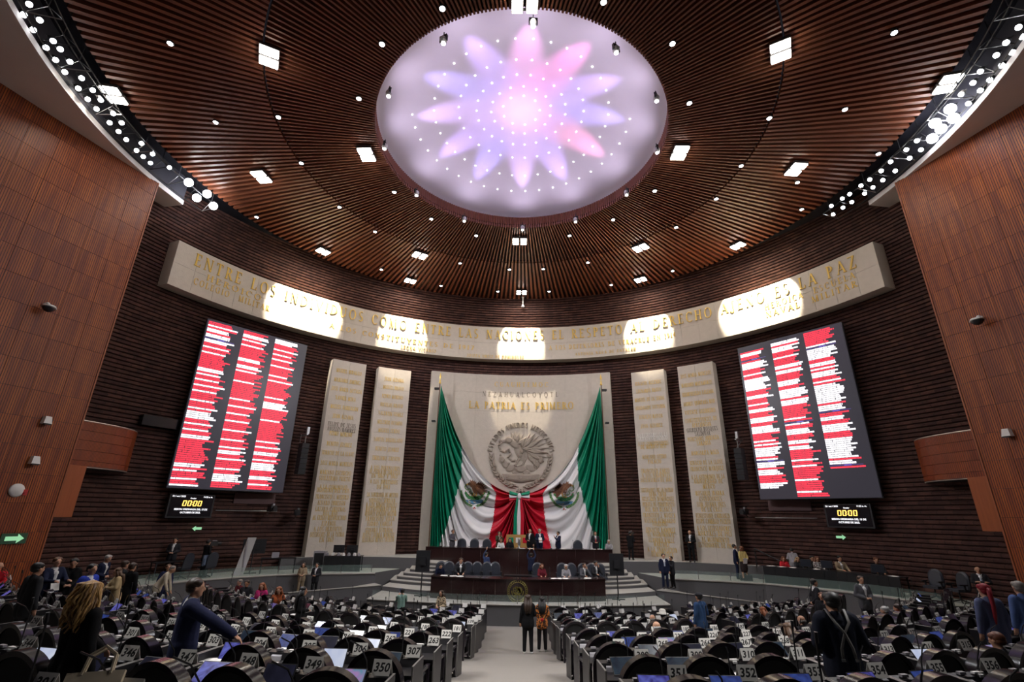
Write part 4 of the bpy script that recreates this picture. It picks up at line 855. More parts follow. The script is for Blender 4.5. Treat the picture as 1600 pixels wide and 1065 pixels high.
# cameras and small fittings
def ptz(loc, rz, lab):
    root = thing('dome_camera', lab, 'camera', loc, rz); q = MB(); q.tube([(0, .25, .16), (0, 0, .18), (0, -.1, .1)], .05, 6); q.lathe([(.03, .12), (.2, .08), (.24, 0)], (0, -.15, -.02), 14); q.build('bracket', M_WHITEP, root, True)
    q = MB(); q.lathe([(.22, 0), (.2, -.06), (.12, -.15), (.02, -.19)], (0, -.15, -.02), 14); q.build('dome', mat('smoked_dome', (.03, .03, .035), .15), root, True)
for s, u, z, lab in ((-1, 2.55, 11.9, 'white dome camera on a bracket high on the left wooden wall'), (1, 1.5, 12.0, 'white dome camera on a bracket high on the right wooden wall')):
    p, _z = on_side(s, u, z, .24); ptz(p, rzL if s < 0 else rzR, lab)
def wallbox(loc, rz, lab, d=(.28, .26, .28), nm='wall_speaker', cat='speaker'):
    root = thing(nm, lab, cat, loc, rz); q = MB(); x, y, z = d[0] / 2, d[1], d[2] / 2
    q.hexa([(-x, -y * .9, -z), (x, -y * .9, -z), (x, 0, -z), (-x, 0, -z), (-x * .7, -y * .7, z), (x * .7, -y * .7, z), (x * .7, 0, z), (-x * .7, 0, z)]); q.build('cabinet', M_WHITEP, root)
    q = MB(); q.box((0, -y * .8, -z - .02), (d[0] * .8, .1, .05)); q.tube([(0, .03, 0), (0, -.05, 0)], .04, 6); q.build('mount', M_BLACK, root)
for s, u, z, lab in ((-1, 1.25, 7.72, 'small white wedge speaker on the left wooden wall above the balcony'), (-1, 1.2, 6.22, 'small white wedge speaker on the left wooden wall below the balcony'), (1, 1.12, 7.66, 'small white wedge speaker on the right wooden wall')):
    p, _z = on_side(s, u, z, .02); wallbox(p, rzL if s < 0 else rzR, lab)
p, _z = on_side(-1, 1.38, 5.12, .01); o = MB(); o.lathe([(.24, 0), (.24, .03), (.18, .07), (.02, .09)], n=20); o = o.build('emergency_lamp', M_WHITEP, None, True); o.location = p; o.rotation_euler = nL.to_track_quat('Z', 'Y').to_euler(); tag(o, 'round white emergency lamp low on the left wooden wall', 'lamp')
p, _z = on_side(-1, 1.12, 5.06, .01); o = MB(); o.box((0, 0, .03), (.14, .2, .06)); o.lathe([(.05, .06), (.05, .09)], n=10); o = o.build('fire_alarm', mat('alarm_red', (.5, .03, .03), .4)); o.location = p; o.rotation_euler = nL.to_track_quat('Z', 'Y').to_euler(); tag(o, 'small red fire alarm beside the round lamp', 'alarm')
def wall_cam(loc, rz, lab):
    root = thing('video_camera', lab, 'camera', loc, rz); q = MB(); q.box((0, 0, .1), (.3, .6, .3)); q.tube([(0, -.3, .1), (0, -.55, .08)], [.1, .12], 10); q.build('body', M_BLACK, root)
    q = MB(); q.box((.05, .05, .3), (.1, .3, .1)); q.tube([(0, .1, -.05), (0, .6, -.2)], .04, 6); q.build('mount', M_STEEL, root)
wall_cam(pw(19.3, R(-45.8), 4.6), R(46), 'robot video camera bracketed to the brick under the left screen'); wall_cam(pw(19.3, R(-41.6), 4.4), R(30), 'robot video camera bracketed beside the left stone pillar'); wall_cam(pw(19.3, R(41.6), 4.8), R(-40), 'robot video camera bracketed beside the right stone pillar')
q = MB(); q.lathe([(.02, .5), (.12, .45), (.05, .3), (.05, -.2), (.14, -.4), (.12, -.45)], (0, 0, 0), 10); q.tube([(0, 0, .5), (0, 0, .9)], .01, 4); o = q.build('hanging_microphone', M_WHITEP, None, True); o.location = (.15, 34.6, 20.3); tag(o, 'white hanging microphone at the far ceiling edge', 'microphone')
for s, z in ((-1, 5.05), (1, 5.1)):
    a = R(s * 48); x, y, _ = pw(19.95, a, z); r0 = thing('wall_recess_rail', ('dark recessed panel with thin rail under the left results screen' if s < 0 else 'dark recessed panel with thin rail under the right results screen'), 'panel', (x, y, z), -a)
    q = MB(); q.box((0, .06, .15), (2.2, .1, .55)); q.build('plate', mat('dark_plate', (.10, .045, .045), .6), r0); q = MB(); q.tube([(-1.9, -.05, -.5), (1.3, -.05, -.5)], .025, 5); q.build('rail', M_STEEL, r0)
# ================================================================ podium furniture
M_DESKW = mat('dark_desk_wood', (.024, .009, .009), .25, noise=.3, nscale=2, stretch=(.4, 4, 4), coat=.4)
M_DESKB = mat('black_desk', (.013, .012, .014), .38, spec=.35)
M_EDGEG = mat('desk_edge_grey', (.20, .19, .18), .4)
M_LEATH = mat('blue_grey_leather', (.028, .032, .043), .42, noise=.1, nscale=12)
M_CHAIRB = mat('black_chair_fabric', (.010, .010, .011), .8)
M_SHELL = mat('glossy_plum_black_shell', (.011, .008, .012), .2, spec=.32)
M_PAPER = mat('white_paper', (.85, .84, .80), .8)
M_GLASS = mat('green_glass', (.45, .62, .56), .05, alpha=.10, spec=.5)
M_GREYP = mat('grey_plastic', (.30, .29, .31), .4)
ORDN = ['first', 'second', 'third', 'fourth', 'fifth', 'sixth', 'seventh', 'eighth', 'ninth', 'tenth', 'eleventh', 'twelfth', 'thirteenth', 'fourteenth', 'fifteenth', 'sixteenth', 'seventeenth', 'eighteenth', 'nineteenth', 'twentieth', 'twenty-first', 'twenty-second', 'twenty-third', 'twenty-fourth', 'twenty-fifth', 'twenty-sixth']
def arcdesk(nm, lab, half, yc, Rc, z0, z1, depth, n=28):
    root = thing(nm, lab, 'desk', (0, yc, z0)); X = [-half + 2 * half * i / n for i in range(n + 1)]
    yf = lambda x: yc + Rc - math.sqrt(Rc * Rc - x * x)
    npan = 8 if half < 5 else 10
    for k in range(npan):                                  # front boards
        xs = [-half + 2 * half * (k + i / 4) / npan for i in range(5)]; b = MB()
        for i in range(4):
            x0, x1 = xs[i] + (.003 if i == 0 else 0), xs[i + 1] - (.003 if i == 3 else 0)
            b.hexa([(x0, yf(x0), z0), (x1, yf(x1), z0), (x1, yf(x1) + .06, z0), (x0, yf(x0) + .06, z0), (x0, yf(x0), z1 - .05), (x1, yf(x1), z1 - .05), (x1, yf(x1) + .06, z1 - .05), (x0, yf(x0) + .06, z1 - .05)])
        b.build('front_board', M_DESKW, root, world=True)
    b = MB(); P = [(x, yf(x) - .04) for x in X] + [(x, yf(x) + depth) for x in reversed(X)]; b.prism(P, z1 - .05, z1); b.build('desktop', M_DESKW, root, world=True)
    b = MB()
    for s in (-1, 1): b.box((s * (half - .03), yf(half) + depth / 2, (z0 + z1) / 2), (.06, depth, z1 - z0 - .06))
    b.build('side_board', M_DESKW, root, world=True)
    return root, yf
low, yfl = arcdesk('secretaries_desk', 'long dark wooden front desk with round gold seal at its middle', 4.1, 24.46, 12, .85, 1.78, .85)
up, yfu = arcdesk('presidium_desk', 'long dark wooden upper desk of the dais under the flag', 5.5, 30.25, 24, 1.02, 2.72, .8)
def seal():
    b = MB(); y = 24.44; cz, r0 = 1.28, .46
    for rr in (1.0, .8): b.tube([(r0 * rr * math.cos(t), y, cz + r0 * rr * math.sin(t)) for t in [2 * PI * i / 32 for i in range(33)]], .008, 4)
    for k, (key, q) in enumerate(EMB):
        n = len(q); vs = [(p[0] * r0 * .66, y - .004, cz + p[1] * r0 * .66) for p in q]; b.add(vs, [tuple(range(n))])
    for i in range(30):
        t = 2 * PI * i / 30; b.box((r0 * .9 * math.cos(t), y, cz + r0 * .9 * math.sin(t)), (.03, .01, .05))
    b.build('gold_seal', mat('old_gold', (.32, .27, .07), .45, metal=.6), low, world=True)
seal()
# dais chairs: rounded leather backs
def shade_auto(me, ang=40):   # smooth across the curve, sharp at the edges
    bm = bmesh.new(); bm.from_mesh(me)
    for f in bm.faces: f.smooth = True
    for e in bm.edges:
        if len(e.link_faces) != 2 or e.calc_face_angle(0) > R(ang): e.smooth = False
    bm.to_mesh(me); bm.free()
def arch(w_, z0, zs, n=20): # outline of an arch from bottom left over to bottom right
    r_ = w_ / 2; return [(-r_, z0)] + [(-r_ * math.cos(PI * i / n), zs + r_ * math.sin(PI * i / n)) for i in range(n + 1)] + [(r_, z0)]
def arch_slab(b, w_, z0, zs, y0, y1, tilt=.1, mi=0, dome=0):
    P = arch(w_, z0, zs); n = len(P); f = lambda x, z, y: (x, y - (z - z0) * tilt, z)
    c = (0, (z0 + zs) / 2 + .05)
    vs = [f(x, z, y0) for x, z in P] + [f(x, z, y1) for x, z in P]
    fs = [(i, (i + 1) % n, n + (i + 1) % n, n + i) for i in range(n)]
    if dome:
        inn = [(c[0] + (x - c[0]) * .8, c[1] + (z - c[1]) * .85) for x, z in P]; vs += [f(x, z, y1 + dome) for x, z in inn]; fs += [(n + i, n + (i + 1) % n, 2 * n + (i + 1) % n, 2 * n + i) for i in range(n)] + [tuple(range(2 * n, 3 * n)), tuple(range(n - 1, -1, -1))]
    else: fs += [tuple(range(n - 1, -1, -1)), tuple(range(n, 2 * n))]
    b.add(vs, fs, mi)
def arch_ring(b, w_, wi, z0, zs, y0, y1, tilt=.1):
    P, Q = arch(w_, z0, zs), arch(wi, z0, zs); n = len(P); f = lambda x, z, y: (x, y - (z - z0) * tilt, z); vs = []
    for y in (y0, y1): vs += [f(x, z, y) for x, z in P] + [f(x, z, y) for x, z in Q]
    fs = []
    for i in range(n - 1):
        fs += [(i, i + 1, 2 * n + i + 1, 2 * n + i), (n + i, 3 * n + i, 3 * n + i + 1, n + i + 1), (i, n + i, n + i + 1, i + 1), (2 * n + i, 2 * n + i + 1, 3 * n + i + 1, 3 * n + i)]
    fs += [(0, 2 * n, 3 * n, n), (n - 1, 2 * n - 1, 4 * n - 1, 3 * n - 1)]
    b.add(vs, fs)
def office_chair_meshes():
    o = {}
    b = MB(); arch_slab(b, .56, .48, .86, -.30, -.24, .12, dome=.05); o['backrest'] = b.mesh('backrest', M_LEATH, False)
    b = MB(); b.box((0, 0, .46), (.54, .52, .1)); o['seat'] = b.mesh('seat', M_LEATH)
    for s, nm in ((-1, 'armrest'), (1, 'armrest2')): b = MB(); b.box((s * .29, .02, .67), (.06, .36, .05)); b.box((s * .29, -.02, .55), (.04, .06, .2)); o[nm] = b.mesh('armrest', M_BLACK)
    b = MB(); b.tube([(0, 0, .1), (0, 0, .42)], .03, 8)
    for k in range(5): a = 2 * PI * k / 5; b.tube([(0, 0, .12), (.3 * math.cos(a), .3 * math.sin(a), .04)], [.025, .02], 5)
    o['base'] = b.mesh('base', M_BLACK); return o
OC = office_chair_meshes()
def office_chair(loc, rz, lab, grp):   # local +y is the sitter's front
    t = thing('office_chair', lab, 'chair', loc, rz, grp)
    for k, me in OC.items(): place(me, k.rstrip('2'), t)
for i, x in enumerate([-3.55, -2.76, -1.98, .96, 3.65]): office_chair((x, 32.15, 2.0), PI, f'blue-grey rounded chair behind the upper dais desk, {ORDN[i]} from left', 'upper dais chairs')
for i, x in enumerate([-4.1, -3.62, -3.14, -2.65, -2.17, -1.69, -1.18, 1.0, 2.29, 2.87, 3.39, 3.88, 4.36]):
    office_chair((x, 27.75 + .02 * i % .3, 1.05), PI + .15 * math.sin(i * 2.3), f'blue-grey rounded chair behind the lower dais desk, {ORDN[i]} from left', 'lower dais chairs')
# things on the dais desks
def desk_mic(loc, lab):
    t = thing('desk_microphone', lab, 'microphone', loc); b = MB(); b.box((0, 0, .015), (.1, .14, .03)); b.build('base', M_BLACK, t)
    b = MB(); b.tube([(0, 0, .03), (0, -.01, .2), (0, .05, .42)], .007, 5); b.build('gooseneck', M_BLACK, t); b = MB(); b.tube([(0, .05, .42), (0, .07, .49)], .014, 6); b.build('head', M_BLACK, t)
for i, x in enumerate([-3.3, -1.75, -.74, -.05, .12, 1.5, 2.9, 3.7]): desk_mic((x, yfl(x) + .4, 1.78), f'black gooseneck microphone on the lower dais desk, {ORDN[i]} from left')
for i, x in enumerate([-4.6, -2.4, -.6, .5, 1.9, 3.2]): desk_mic((x, yfu(x) + .4, 2.72), f'black gooseneck microphone on the upper dais desk, {ORDN[i]} from left')
def sheet(loc, rz, lab, w_=.21, d=.3, grp=None, tilt=0, h=.006):
    b = MB(); b.box((0, 0, h / 2), (w_, d, h)); b.box((.012, .01, h * 1.3), (w_ * .97, d * .96, h * .5), .06); o = b.build('paper_sheet', M_PAPER); o.location = loc; o.rotation_euler = (tilt, 0, rz); return tag(o, lab, 'paper', grp)
for i, x in enumerate([-3.5, -3.05, -2.75, 1.7, 1.95, 2.2, 3.3]): sheet((x, yfl(x) + .35, 1.78), .2 * i, f'loose white papers on the lower dais desk, {ORDN[i]} from left', .34, .3)
for i, x in enumerate([-1.2, .2, .7, 2.6, 4.4, 4.8]): sheet((x, yfu(x) + .3, 2.72), .3 * i, f'loose white papers on the upper dais desk, {ORDN[i]} from left', .3, .3)
def monitor(loc, rz, lab, w_, h, pole, nm='monitor_on_stand', base=.3):
    t = thing(nm, lab, 'monitor', loc, rz); b = MB(); b.box((0, .04, pole + h / 2), (w_, .07, h)); b.box((0, .1, pole + h / 2), (w_ * .4, .06, h * .4)); b.build('housing', M_BLACK, t)
    b = MB(); b.box((0, 0, pole + h / 2), (w_ - .05, .01, h - .05)); b.build('screen', mat('off_screen', (.022, .026, .036), .25), t)
    b = MB(); b.tube([(0, .06, 0), (0, .06, pole + h * .4)], .03, 8); b.box((0, .06, .02), (base * 2, .05, .04)); b.box((0, .06, .02), (.05, base * 2, .04)); b.build('stand', M_BLACK, t)
monitor((-4.62, 25.65, .85), PI, 'tall black monitor on a floor stand left of the front desk', .68, .95, 1.05)
monitor((4.75, 25.65, .85), PI, 'tall black monitor on a floor stand right of the front desk', .68, .95, 1.05)
b = MB(); b.box((0, 0, .3), (1.3, .5, .6)); b.box((0, -.02, .62), (1.4, .55, .04)); o = b.build('lectern', M_DESKB); o.location = (0, 27.0, 1.05); o['category'] = 'lectern'; o['label'] = 'low black lectern at the middle of the lower dais desk'
# carved yellow-brown president's seat back
t = thing('ceremonial_chair', 'tan wooden high-backed seat behind the middle of the upper desk', 'chair', (-.05, 33.0, 2.0)); b = MB(); b.box((0, .1, 1.0), (1.5, .08, .75)); b.build('backrest', mat('tan_wood', (.42, .25, .08), .5), t)
b = MB(); b.box((-.45, .05, 1.05), (.3, .03, .3)); b.build('green_patch', M_GREEN, t); b = MB(); b.box((0, .05, 1.05), (.3, .03, .3)); b.build('white_patch', M_WHITE, t); b = MB(); b.box((.45, .05, 1.05), (.3, .03, .3)); b.build('red_patch', M_RED, t); b = MB(); b.box((0, -.2, .45), (1.3, .6, .12)); b.box((-.55, -.2, .2), (.1, .5, .4)); b.box((.55, -.2, .2), (.1, .5, .4)); b.build('seat', mat('tan_wood', 0), t)
b = MB(); b.lathe([(.1, 0), (.12, .03), (.03, .08), (.1, .22), (.06, .4), (.09, .5), (.01, .56)], n=12); o = b.build('silver_bell', M_STEEL, None, True); o.location = (.02, 30.7, 2.72); tag(o, 'silver bell standing at the middle of the upper dais desk', 'bell')
# glass parapets
def parapet(pts, h, lab, z):
    root = thing('glass_parapet', lab, 'parapet', (*pts[len(pts) // 2], z))
    for i in range(len(pts) - 1):
        a, b2 = Vector((*pts[i], z)), Vector((*pts[i + 1], z)); d = (b2 - a); n = Vector((-d.y, d.x, 0)).normalized() * .006; a = a + d * .015; b2 = b2 - d * .015; u = Vector((0, 0, h))
        q = MB(); q.hexa([a - n, b2 - n, b2 + n, a + n, a - n + u, b2 - n + u, b2 + n + u, a + n + u]); q.build('pane', M_GLASS, root, world=True)
        q = MB(); q.box(tuple(Vector((*pts[i], z + h / 2))), (.025, .025, h)); q.build('post', M_STEEL, root, world=True)
parapet([(x, front1(x) + .12) for x in [-6.7 + 13.4 * i / 10 for i in range(11)]], .34, 'low glass parapet along the front of the stage', .85)
for s, w_ in ((-1, 'left'), (1, 'right')):
    parapet([(s * x, y + .12) for x, y in ((8.0, 28.7), (9.5, 28.2), (11, 27.75), (12.4, 27.15), (14.0, 25.8), (15.25, 24.3), (16.05, 22.7), (16.5, 21.2))], .38, f'low glass parapet along the {w_} side platform', 1.5)
# ---- left platform
def table(loc, rz, w_, d, h, lab, cloth=False):
    t = thing('work_table', lab, 'table', loc, rz); b = MB(); b.box((0, 0, h - .02), (w_, d, .04)); b.build('tabletop', M_DESKB, t)
    if cloth: b = MB(); [b.box((-w_ / 2 + w_ * (k + .5) / 12, -d / 2 - .01 * (k % 2), h / 2 - .02), (w_ / 12, .02, h - .04)) for k in range(12)]; b.build('skirt', mat('black_cloth', (.006, .006, .007), .85), t)
    for sx in (-1, 1):
        for sy in (-1, 1): b = MB(); b.box((sx * (w_ / 2 - .05), sy * (d / 2 - .05), (h - .04) / 2), (.05, .05, h - .04)); b.build('leg', M_BLACK, t)
table((-16.1, 25.2, 1.5), R(54), 2.6, .7, .74, 'black work table on the left platform behind two chairs')
office_chair((-15.75, 24.55, 1.5), R(-130 + 180 + 30), 'black office chair at the left platform table, nearer the wooden wall', 'left platform chairs'); office_chair((-15.05, 25.35, 1.5), R(70), 'black office chair with a blue jacket, at the left platform table', 'left platform chairs')
b = MB(); b.box((0, 0, 0), (.42, .08, .46)); b.box((0, -.05, -.05), (.36, .05, .3)); o = b.build('denim_jacket', mat('denim', (.10, .13, .19), .9, noise=.3)); o.location = (-14.95, 25.1, 2.28); o.rotation_euler[2] = R(70); tag(o, 'grey-blue jacket hung over a chair on the left platform', 'jacket')
monitor((-13.9, 27.3, 1.5), R(28) + PI, 'large black screen on a stand on the left platform', 1.1, .7, .95)
t = thing('leaning_panel', 'pale grey upright flat case leaning on the left platform', 'case', (-13.95, 26.55, 1.5), R(30)); b = MB(); b.hexa([(-.34, -.1, 0), (.1, -.1, 0), (.1, .1, 0), (-.34, .1, 0), (.02, -.05, 1.75), (.42, -.05, 1.75), (.42, .1, 1.75), (.02, .1, 1.75)]); b.build('shell', mat('pale_case', (.48, .47, .46), .5), t); b = MB(); b.box((.03, -.1, .9), (.06, .03, 1.5), rx=0); b.build('rib', M_GREYP, t)
table((-12.7, 27.75, 1.5), R(25), 1.7, .6, .74, 'small black table with a laptop on the left platform')
def laptop(loc, rz, lab, sm=5):
    t = thing('laptop', lab, 'laptop', loc, rz); b = MB(); b.box((0, 0, .01), (.36, .25, .02)); b.build('keyboard', M_GREYP, t); b = MB(); b.box((0, .14, .14), (.36, .02, .26)); b.build('lid', M_GREYP, t); b = MB(); b.box((0, .125, .14), (.33, .006, .23)); b.build('screen', SCR[sm], t)
SCR = [screen_mat(f'tablet_screen_{k}', k) for k in range(6)]
laptop((-12.9, 27.7, 2.24), R(30) + PI, 'silver laptop on the small left platform table')
table((-9.75, 29.3, 1.5), R(6), 2.0, .7, .78, 'cloth-fronted equipment table in front of the left stone pillars', True)
for i, x in enumerate((-10.1, -9.35)): monitor((x, 29.35, 2.28), R(6) + PI, f'small black monitor on the equipment table, {"left" if i == 0 else "right"} one', .6, .4, .14, 'desktop_monitor', .12)
for i in range(7): b = MB(); b.box((0, 0, .05), (.16, .12, .1)); b.box((.02, .02, .12), (.1, .08, .06)); o = b.build('equipment_box', M_WHITEP if i % 2 else M_GREYP); o.location = (-10.65 + .3 * i, 29.1 + .06 * (i % 3), 2.28); o.rotation_euler[2] = .3 * i; tag(o, f'small pale equipment box on the left equipment table, {ORDN[i]} from left', 'box')
t = thing('rack_case', 'grey rack case beside the equipment table', 'case', (-11.1, 29.3, 1.5), R(8)); b = MB(); b.box((0, 0, .5), (.6, .6, 1.0)); b.build('cabinet', M_GREYP, t); b = MB(); b.box((0, -.31, .55), (.5, .02, .7)); b.build('door', M_BLACK, t)
# ---- right platform
table((14.0, 26.65, 1.5), R(-40), 3.2, .75, .76, 'long black-skirted table at the start of the right platform', True); table((15.95, 24.35, 1.5), R(-61), 2.6, .75, .76, 'black-skirted table further along the right platform', True)
office_chair((17.35, 22.7, 1.5), R(115), 'black office chair standing empty on the right platform, nearer the tables', 'right platform chairs'); office_chair((17.6, 21.8, 1.5), R(95), 'black office chair standing empty on the right platform, farther from the tables', 'right platform chairs')
for i, (x, y) in enumerate(((14.2, 26.4), (14.9, 25.85), (16.1, 24.05))): monitor((x, y, 2.26), R(-45), f'small screen on the right platform tables, {ORDN[i]} from left', .5, .34, .08, 'desktop_monitor', .12)
for i, (x, y) in enumerate(((13.0, 27.5), (13.35, 27.1), (13.75, 26.8), (14.55, 26.15), (16.35, 23.5))): sheet((x, y, 2.26), .4 * i, f'white papers on the right platform tables, {ORDN[i]} from left', .34, .26)
t = thing('platform_steps', 'short grey steps with black handrails up to the right ledge', 'steps', (13.5, 29.2, 1.5), R(-40)); 
for k in range(3): b = MB(); b.box((-.15 + .3 * k, 0, .1 + .1 * (2 - k)), (.3, 1.1, .2 * (3 - k))); b.build('step', M_PODWALL, t)
for sy in (-1, 1): b = MB(); b.tube([(-.3, sy * .5, 1.5), (1.3, sy * .5, .75), (1.3, sy * .5, 0)], .035, 6); b.tube([(-.3, sy * .5, 1.5), (-.3, sy * .5, .5)], .03, 6); b.build('handrail', M_BLACK, t)
t = thing('stage_bag', 'small black bag on the edge of the right platform', 'bag', (11.9, 28.1, 1.5), R(-20)); b = MB(); b.box((0, 0, .13), (.6, .3, .26)); b.ball((0, 0, .24), (.28, .14, .08), 10); b.build('body', M_BLACK, t); b = MB(); b.tube([(-.15, 0, .28), (-.1, 0, .38), (.1, 0, .38), (.15, 0, .28)], .015, 5); b.build('handle', M_BLACK, t)
# ================================================================ the members' desks and chairs
def chair_meshes():
    o = {}
    b = MB(); arch_ring(b, .75, .64, .40, .74, -.19, -.04, .12); o['back_rim'] = b.mesh('back_rim', M_SHELL, False); shade_auto(o['back_rim'])
    b = MB(); arch_slab(b, .66, .40, .74, -.16, -.06, .12, dome=.04); o['back_pad'] = b.mesh('back_pad', M_CHAIRB)
    b = MB(); b.box((0, .16, .44), (.56, .52, .11)); o['seat'] = b.mesh('seat', M_CHAIRB)
    for s, nm in ((-1, 'arm_frame'), (1, 'arm_frame2')):
        b = MB(); b.box((s * .32, .12, .62), (.06, .46, .045)); b.box((s * .32, .32, .31), (.05, .06, .58)); b.box((s * .32, -.10, .31), (.05, .07, .62)); b.box((s * .32, .1, .18), (.04, .4, .05)); o[nm] = b.mesh('arm_frame', M_SHELL)
    return o
CH = chair_meshes()
def desk_meshes():
    o = {}
    b = MB(); b.box((0, -.04, .735), (.76, .46, .03)); o['worktop'] = b.mesh('worktop', M_DESKB)
    b = MB(); b.hexa([(-.385, .13, .75), (.385, .13, .75), (.385, .27, .75), (-.385, .27, .75), (-.385, .17, .84), (.385, .17, .84), (.385, .27, .86), (-.385, .27, .86)]); o['console'] = b.mesh('console', M_DESKB)
    b = MB(); b.box((0, .25, .37), (.76, .03, .74)); o['front_panel'] = b.mesh('front_panel', M_DESKB)
    for s, nm in ((-1, 'side_panel'), (1, 'side_panel2')): b = MB(); b.box((s * .392, 0, .40), (.022, .55, .92)); b.box((s * .392, -.278, .40), (.024, .008, .92), mi=1); b.box((s * .392, 0, .862), (.024, .55, .006), mi=1); o[nm] = b.mesh('side_panel', [M_DESKB, M_EDGEG])
    b = MB(); b.box((0, -.04, .56), (.74, .4, .02)); o['shelf'] = b.mesh('shelf', M_DESKB)
    b = MB(); b.hexa([(-.30, .10, .75), (-.12, .10, .75), (-.12, .17, .75), (-.30, .17, .75), (-.29, .13, .80), (-.13, .13, .80), (-.13, .17, .82), (-.29, .17, .82)]); b.box((-.21, .21, .87), (.09, .05, .03)); o['voting_keypad'] = b.mesh('voting_keypad', M_GREYP)
    b = MB(); b.box((.02, .2, .87), (.14, .05, .02)); b.box((.02, .17, .845), (.06, .04, .03)); o['card_reader'] = b.mesh('card_reader', M_WHITEP)
    b = MB(); b.box((.08, .22, .87), (.05, .05, .03)); b.tube([(.08, .22, .88), (.07, .2, 1.0), (.02, .1, 1.16), (-.06, -.02, 1.24)], .008, 5); o['microphone'] = b.mesh('microphone', M_BLACK)
    b = MB(); b.box((.08, .22, .87), (.05, .05, .03)); b.tube([(.08, .22, .88), (.085, .22, 1.2), (.09, .21, 1.42)], .009, 5); b.tube([(.09, .21, 1.38), (.09, .2, 1.46)], .016, 6); o['microphone_up'] = b.mesh('microphone', M_BLACK)
    tl = R(52); b = MB(); b.box((0, 0, 0), (.36, .26, .014)); o['tablet'] = b.mesh('tablet', M_BLACK)
    b = MB(); b.box((0, 0, .009), (.34, .235, .004)); o['scr'] = b.mesh('screen', SCR[0])
    b = MB(); b.add([(-.105, -.055, 0), (.105, -.055, 0), (.105, 0, .15), (-.105, 0, .15), (-.105, .055, 0), (.105, .055, 0), (-.105, -.05, 0), (.105, -.05, 0), (.105, 0, .142), (-.105, 0, .142), (-.105, .05, 0), (.105, .05, 0)], [(0, 1, 2, 3), (3, 2, 5, 4), (7, 6, 9, 8), (8, 9, 10, 11), (0, 6, 7, 1), (4, 5, 11, 10), (0, 3, 9, 6), (3, 4, 10, 9), (1, 7, 8, 2), (2, 8, 11, 5)])
    o['plate'] = b.mesh('number_plate', mat('plate_white', (.74, .72, .68), .5)); return o
DM = desk_meshes()
SCRM = []
for k in range(6): me = DM['scr'].copy(); me.materials.clear(); me.materials.append(SCR[k]); SCRM.append(me)
M_INK = mat('plate_ink', (.015, .015, .015), .5)
DIG = {c: sans(c, .088, .0035, .18) for c in '0123456789'}
DIGD = {}
for c, me in DIG.items():
    v = np.zeros(len(me.vertices) * 3); me.vertices.foreach_get('co', v); DIGD[c] = (v.reshape(-1, 3), [tuple(p.vertices) for p in me.polygons])
NUMC = {}
def number_mesh(n):
    if n in NUMC: return NUMC[n]
    b = MB()
    for i, c in enumerate(str(n)):
        v, f = DIGD[c]; b.add([(p[0] + (i - (len(str(n)) - 1) / 2) * .062, p[1], 0) for p in v], f)
    NUMC[n] = b.mesh('number', M_INK); return NUMC[n]
CAMI = SC.camera.matrix_world.inverted()
def to_px(p):
    bpy.context.view_layer.update() if False else None
    q = CAMI @ Vector(p)
    if q.z > -.2: return None
    return 800 + 753.5 * q.x / -q.z, 532.5 - 753.5 * q.y / -q.z
ROWS = [(28.72, 394), (26.8, 350), (25.0, 307), (23.15, 263), (21.5, 222), (19.6, 181), (16.05, 139), (14.5, None), (13.1, None), (11.8, None), (10.6, None)]
SEATS = []
def ok_spot(x, y):
    ax = abs(x)
    lim = 23.0 if ax < 7.4 else (24.6 - .16 * (ax - 7.4) if ax < 12.5 else 24.0 - .55 * (ax - 12.5))
    return y < lim and ax < 17.0 + max(0, 19.47 - y) * .304 - .3 and y > 2.5
for ri, (r_, end) in enumerate(ROWS):
    for s in (-1, 1):
        i = 0; arc = 1.70
        while i < 26:
            th = arc / r_
            if R(22.6) < th < R(26.2): arc = R(26.4) * r_ + .4; th = arc / r_
            if th > R(58): break
            x, y = s * r_ * math.sin(th), HY - r_ * math.cos(th); z = floor_z(x, y)
            p = to_px((x, y, z + .9)); c = to_px((x, y - .7, z + 1.0))
            vis = p and -70 < p[0] < 1670 and p[1] < 1200
            if vis and ok_spot(x, y):
                num = None if end is None else (end - i if s < 0 else end + 1 + i)
                SEATS.append(dict(r=r_, th=s * th, x=x, y=y, z=z, num=num, row=ri, i=i, s=s, blk=int(th > R(24))))
            i += 1; arc += .822
def rowword(ri): return ['eleventh', 'tenth', 'ninth', 'eighth', 'seventh', 'sixth', 'fifth', 'fourth', 'third', 'second', 'front'][ri]
NOCHAIR = []   # filled with standing people's spots before the chairs are placed
def seat_chair_pos(st, off=.62):
    rr = st['r'] + off; x, y = rr * math.sin(st['th']), HY - rr * math.cos(st['th']); return x, y
# ================================================================ people
PAL = dict(NAVY=(.012, .016, .040), NAVYB=(.020, .024, .062), NAVYD=(.010, .012, .022), BLK=(.008, .008, .009), BLKT=(.014, .013, .014), GRY=(.085, .085, .095), GRYL=(.27, .26, .27), CHAR=(.022, .022, .026), DGRY=(.030, .031, .034), OLIVE=(.05, .055, .03),
           WHT=(.62, .62, .60), BLUE=(.035, .055, .13), MAROON=(.12, .012, .02), TEAL=(.20, .32, .27), LEO=(.36, .25, .13), ORPR=(.50, .14, .03), TAN=(.30, .23, .15), PINK=(.50, .03, .16), PINKL=(.62, .12, .20), RUST=(.36, .09, .03), CREAM=(.52, .46, .35),
           BEIGE=(.50, .37, .20), ROYAL=(.025, .05, .36), REDS=(.50, .02, .03), YEL=(.55, .44, .17), SKIRT=(.03, .02, .02), STRP=(.20, .19, .19), DENIM=(.035, .075, .17), SLATE=(.10, .12, .22), SLATEB=(.08, .13, .30), ORNG=(.62, .09, .03))
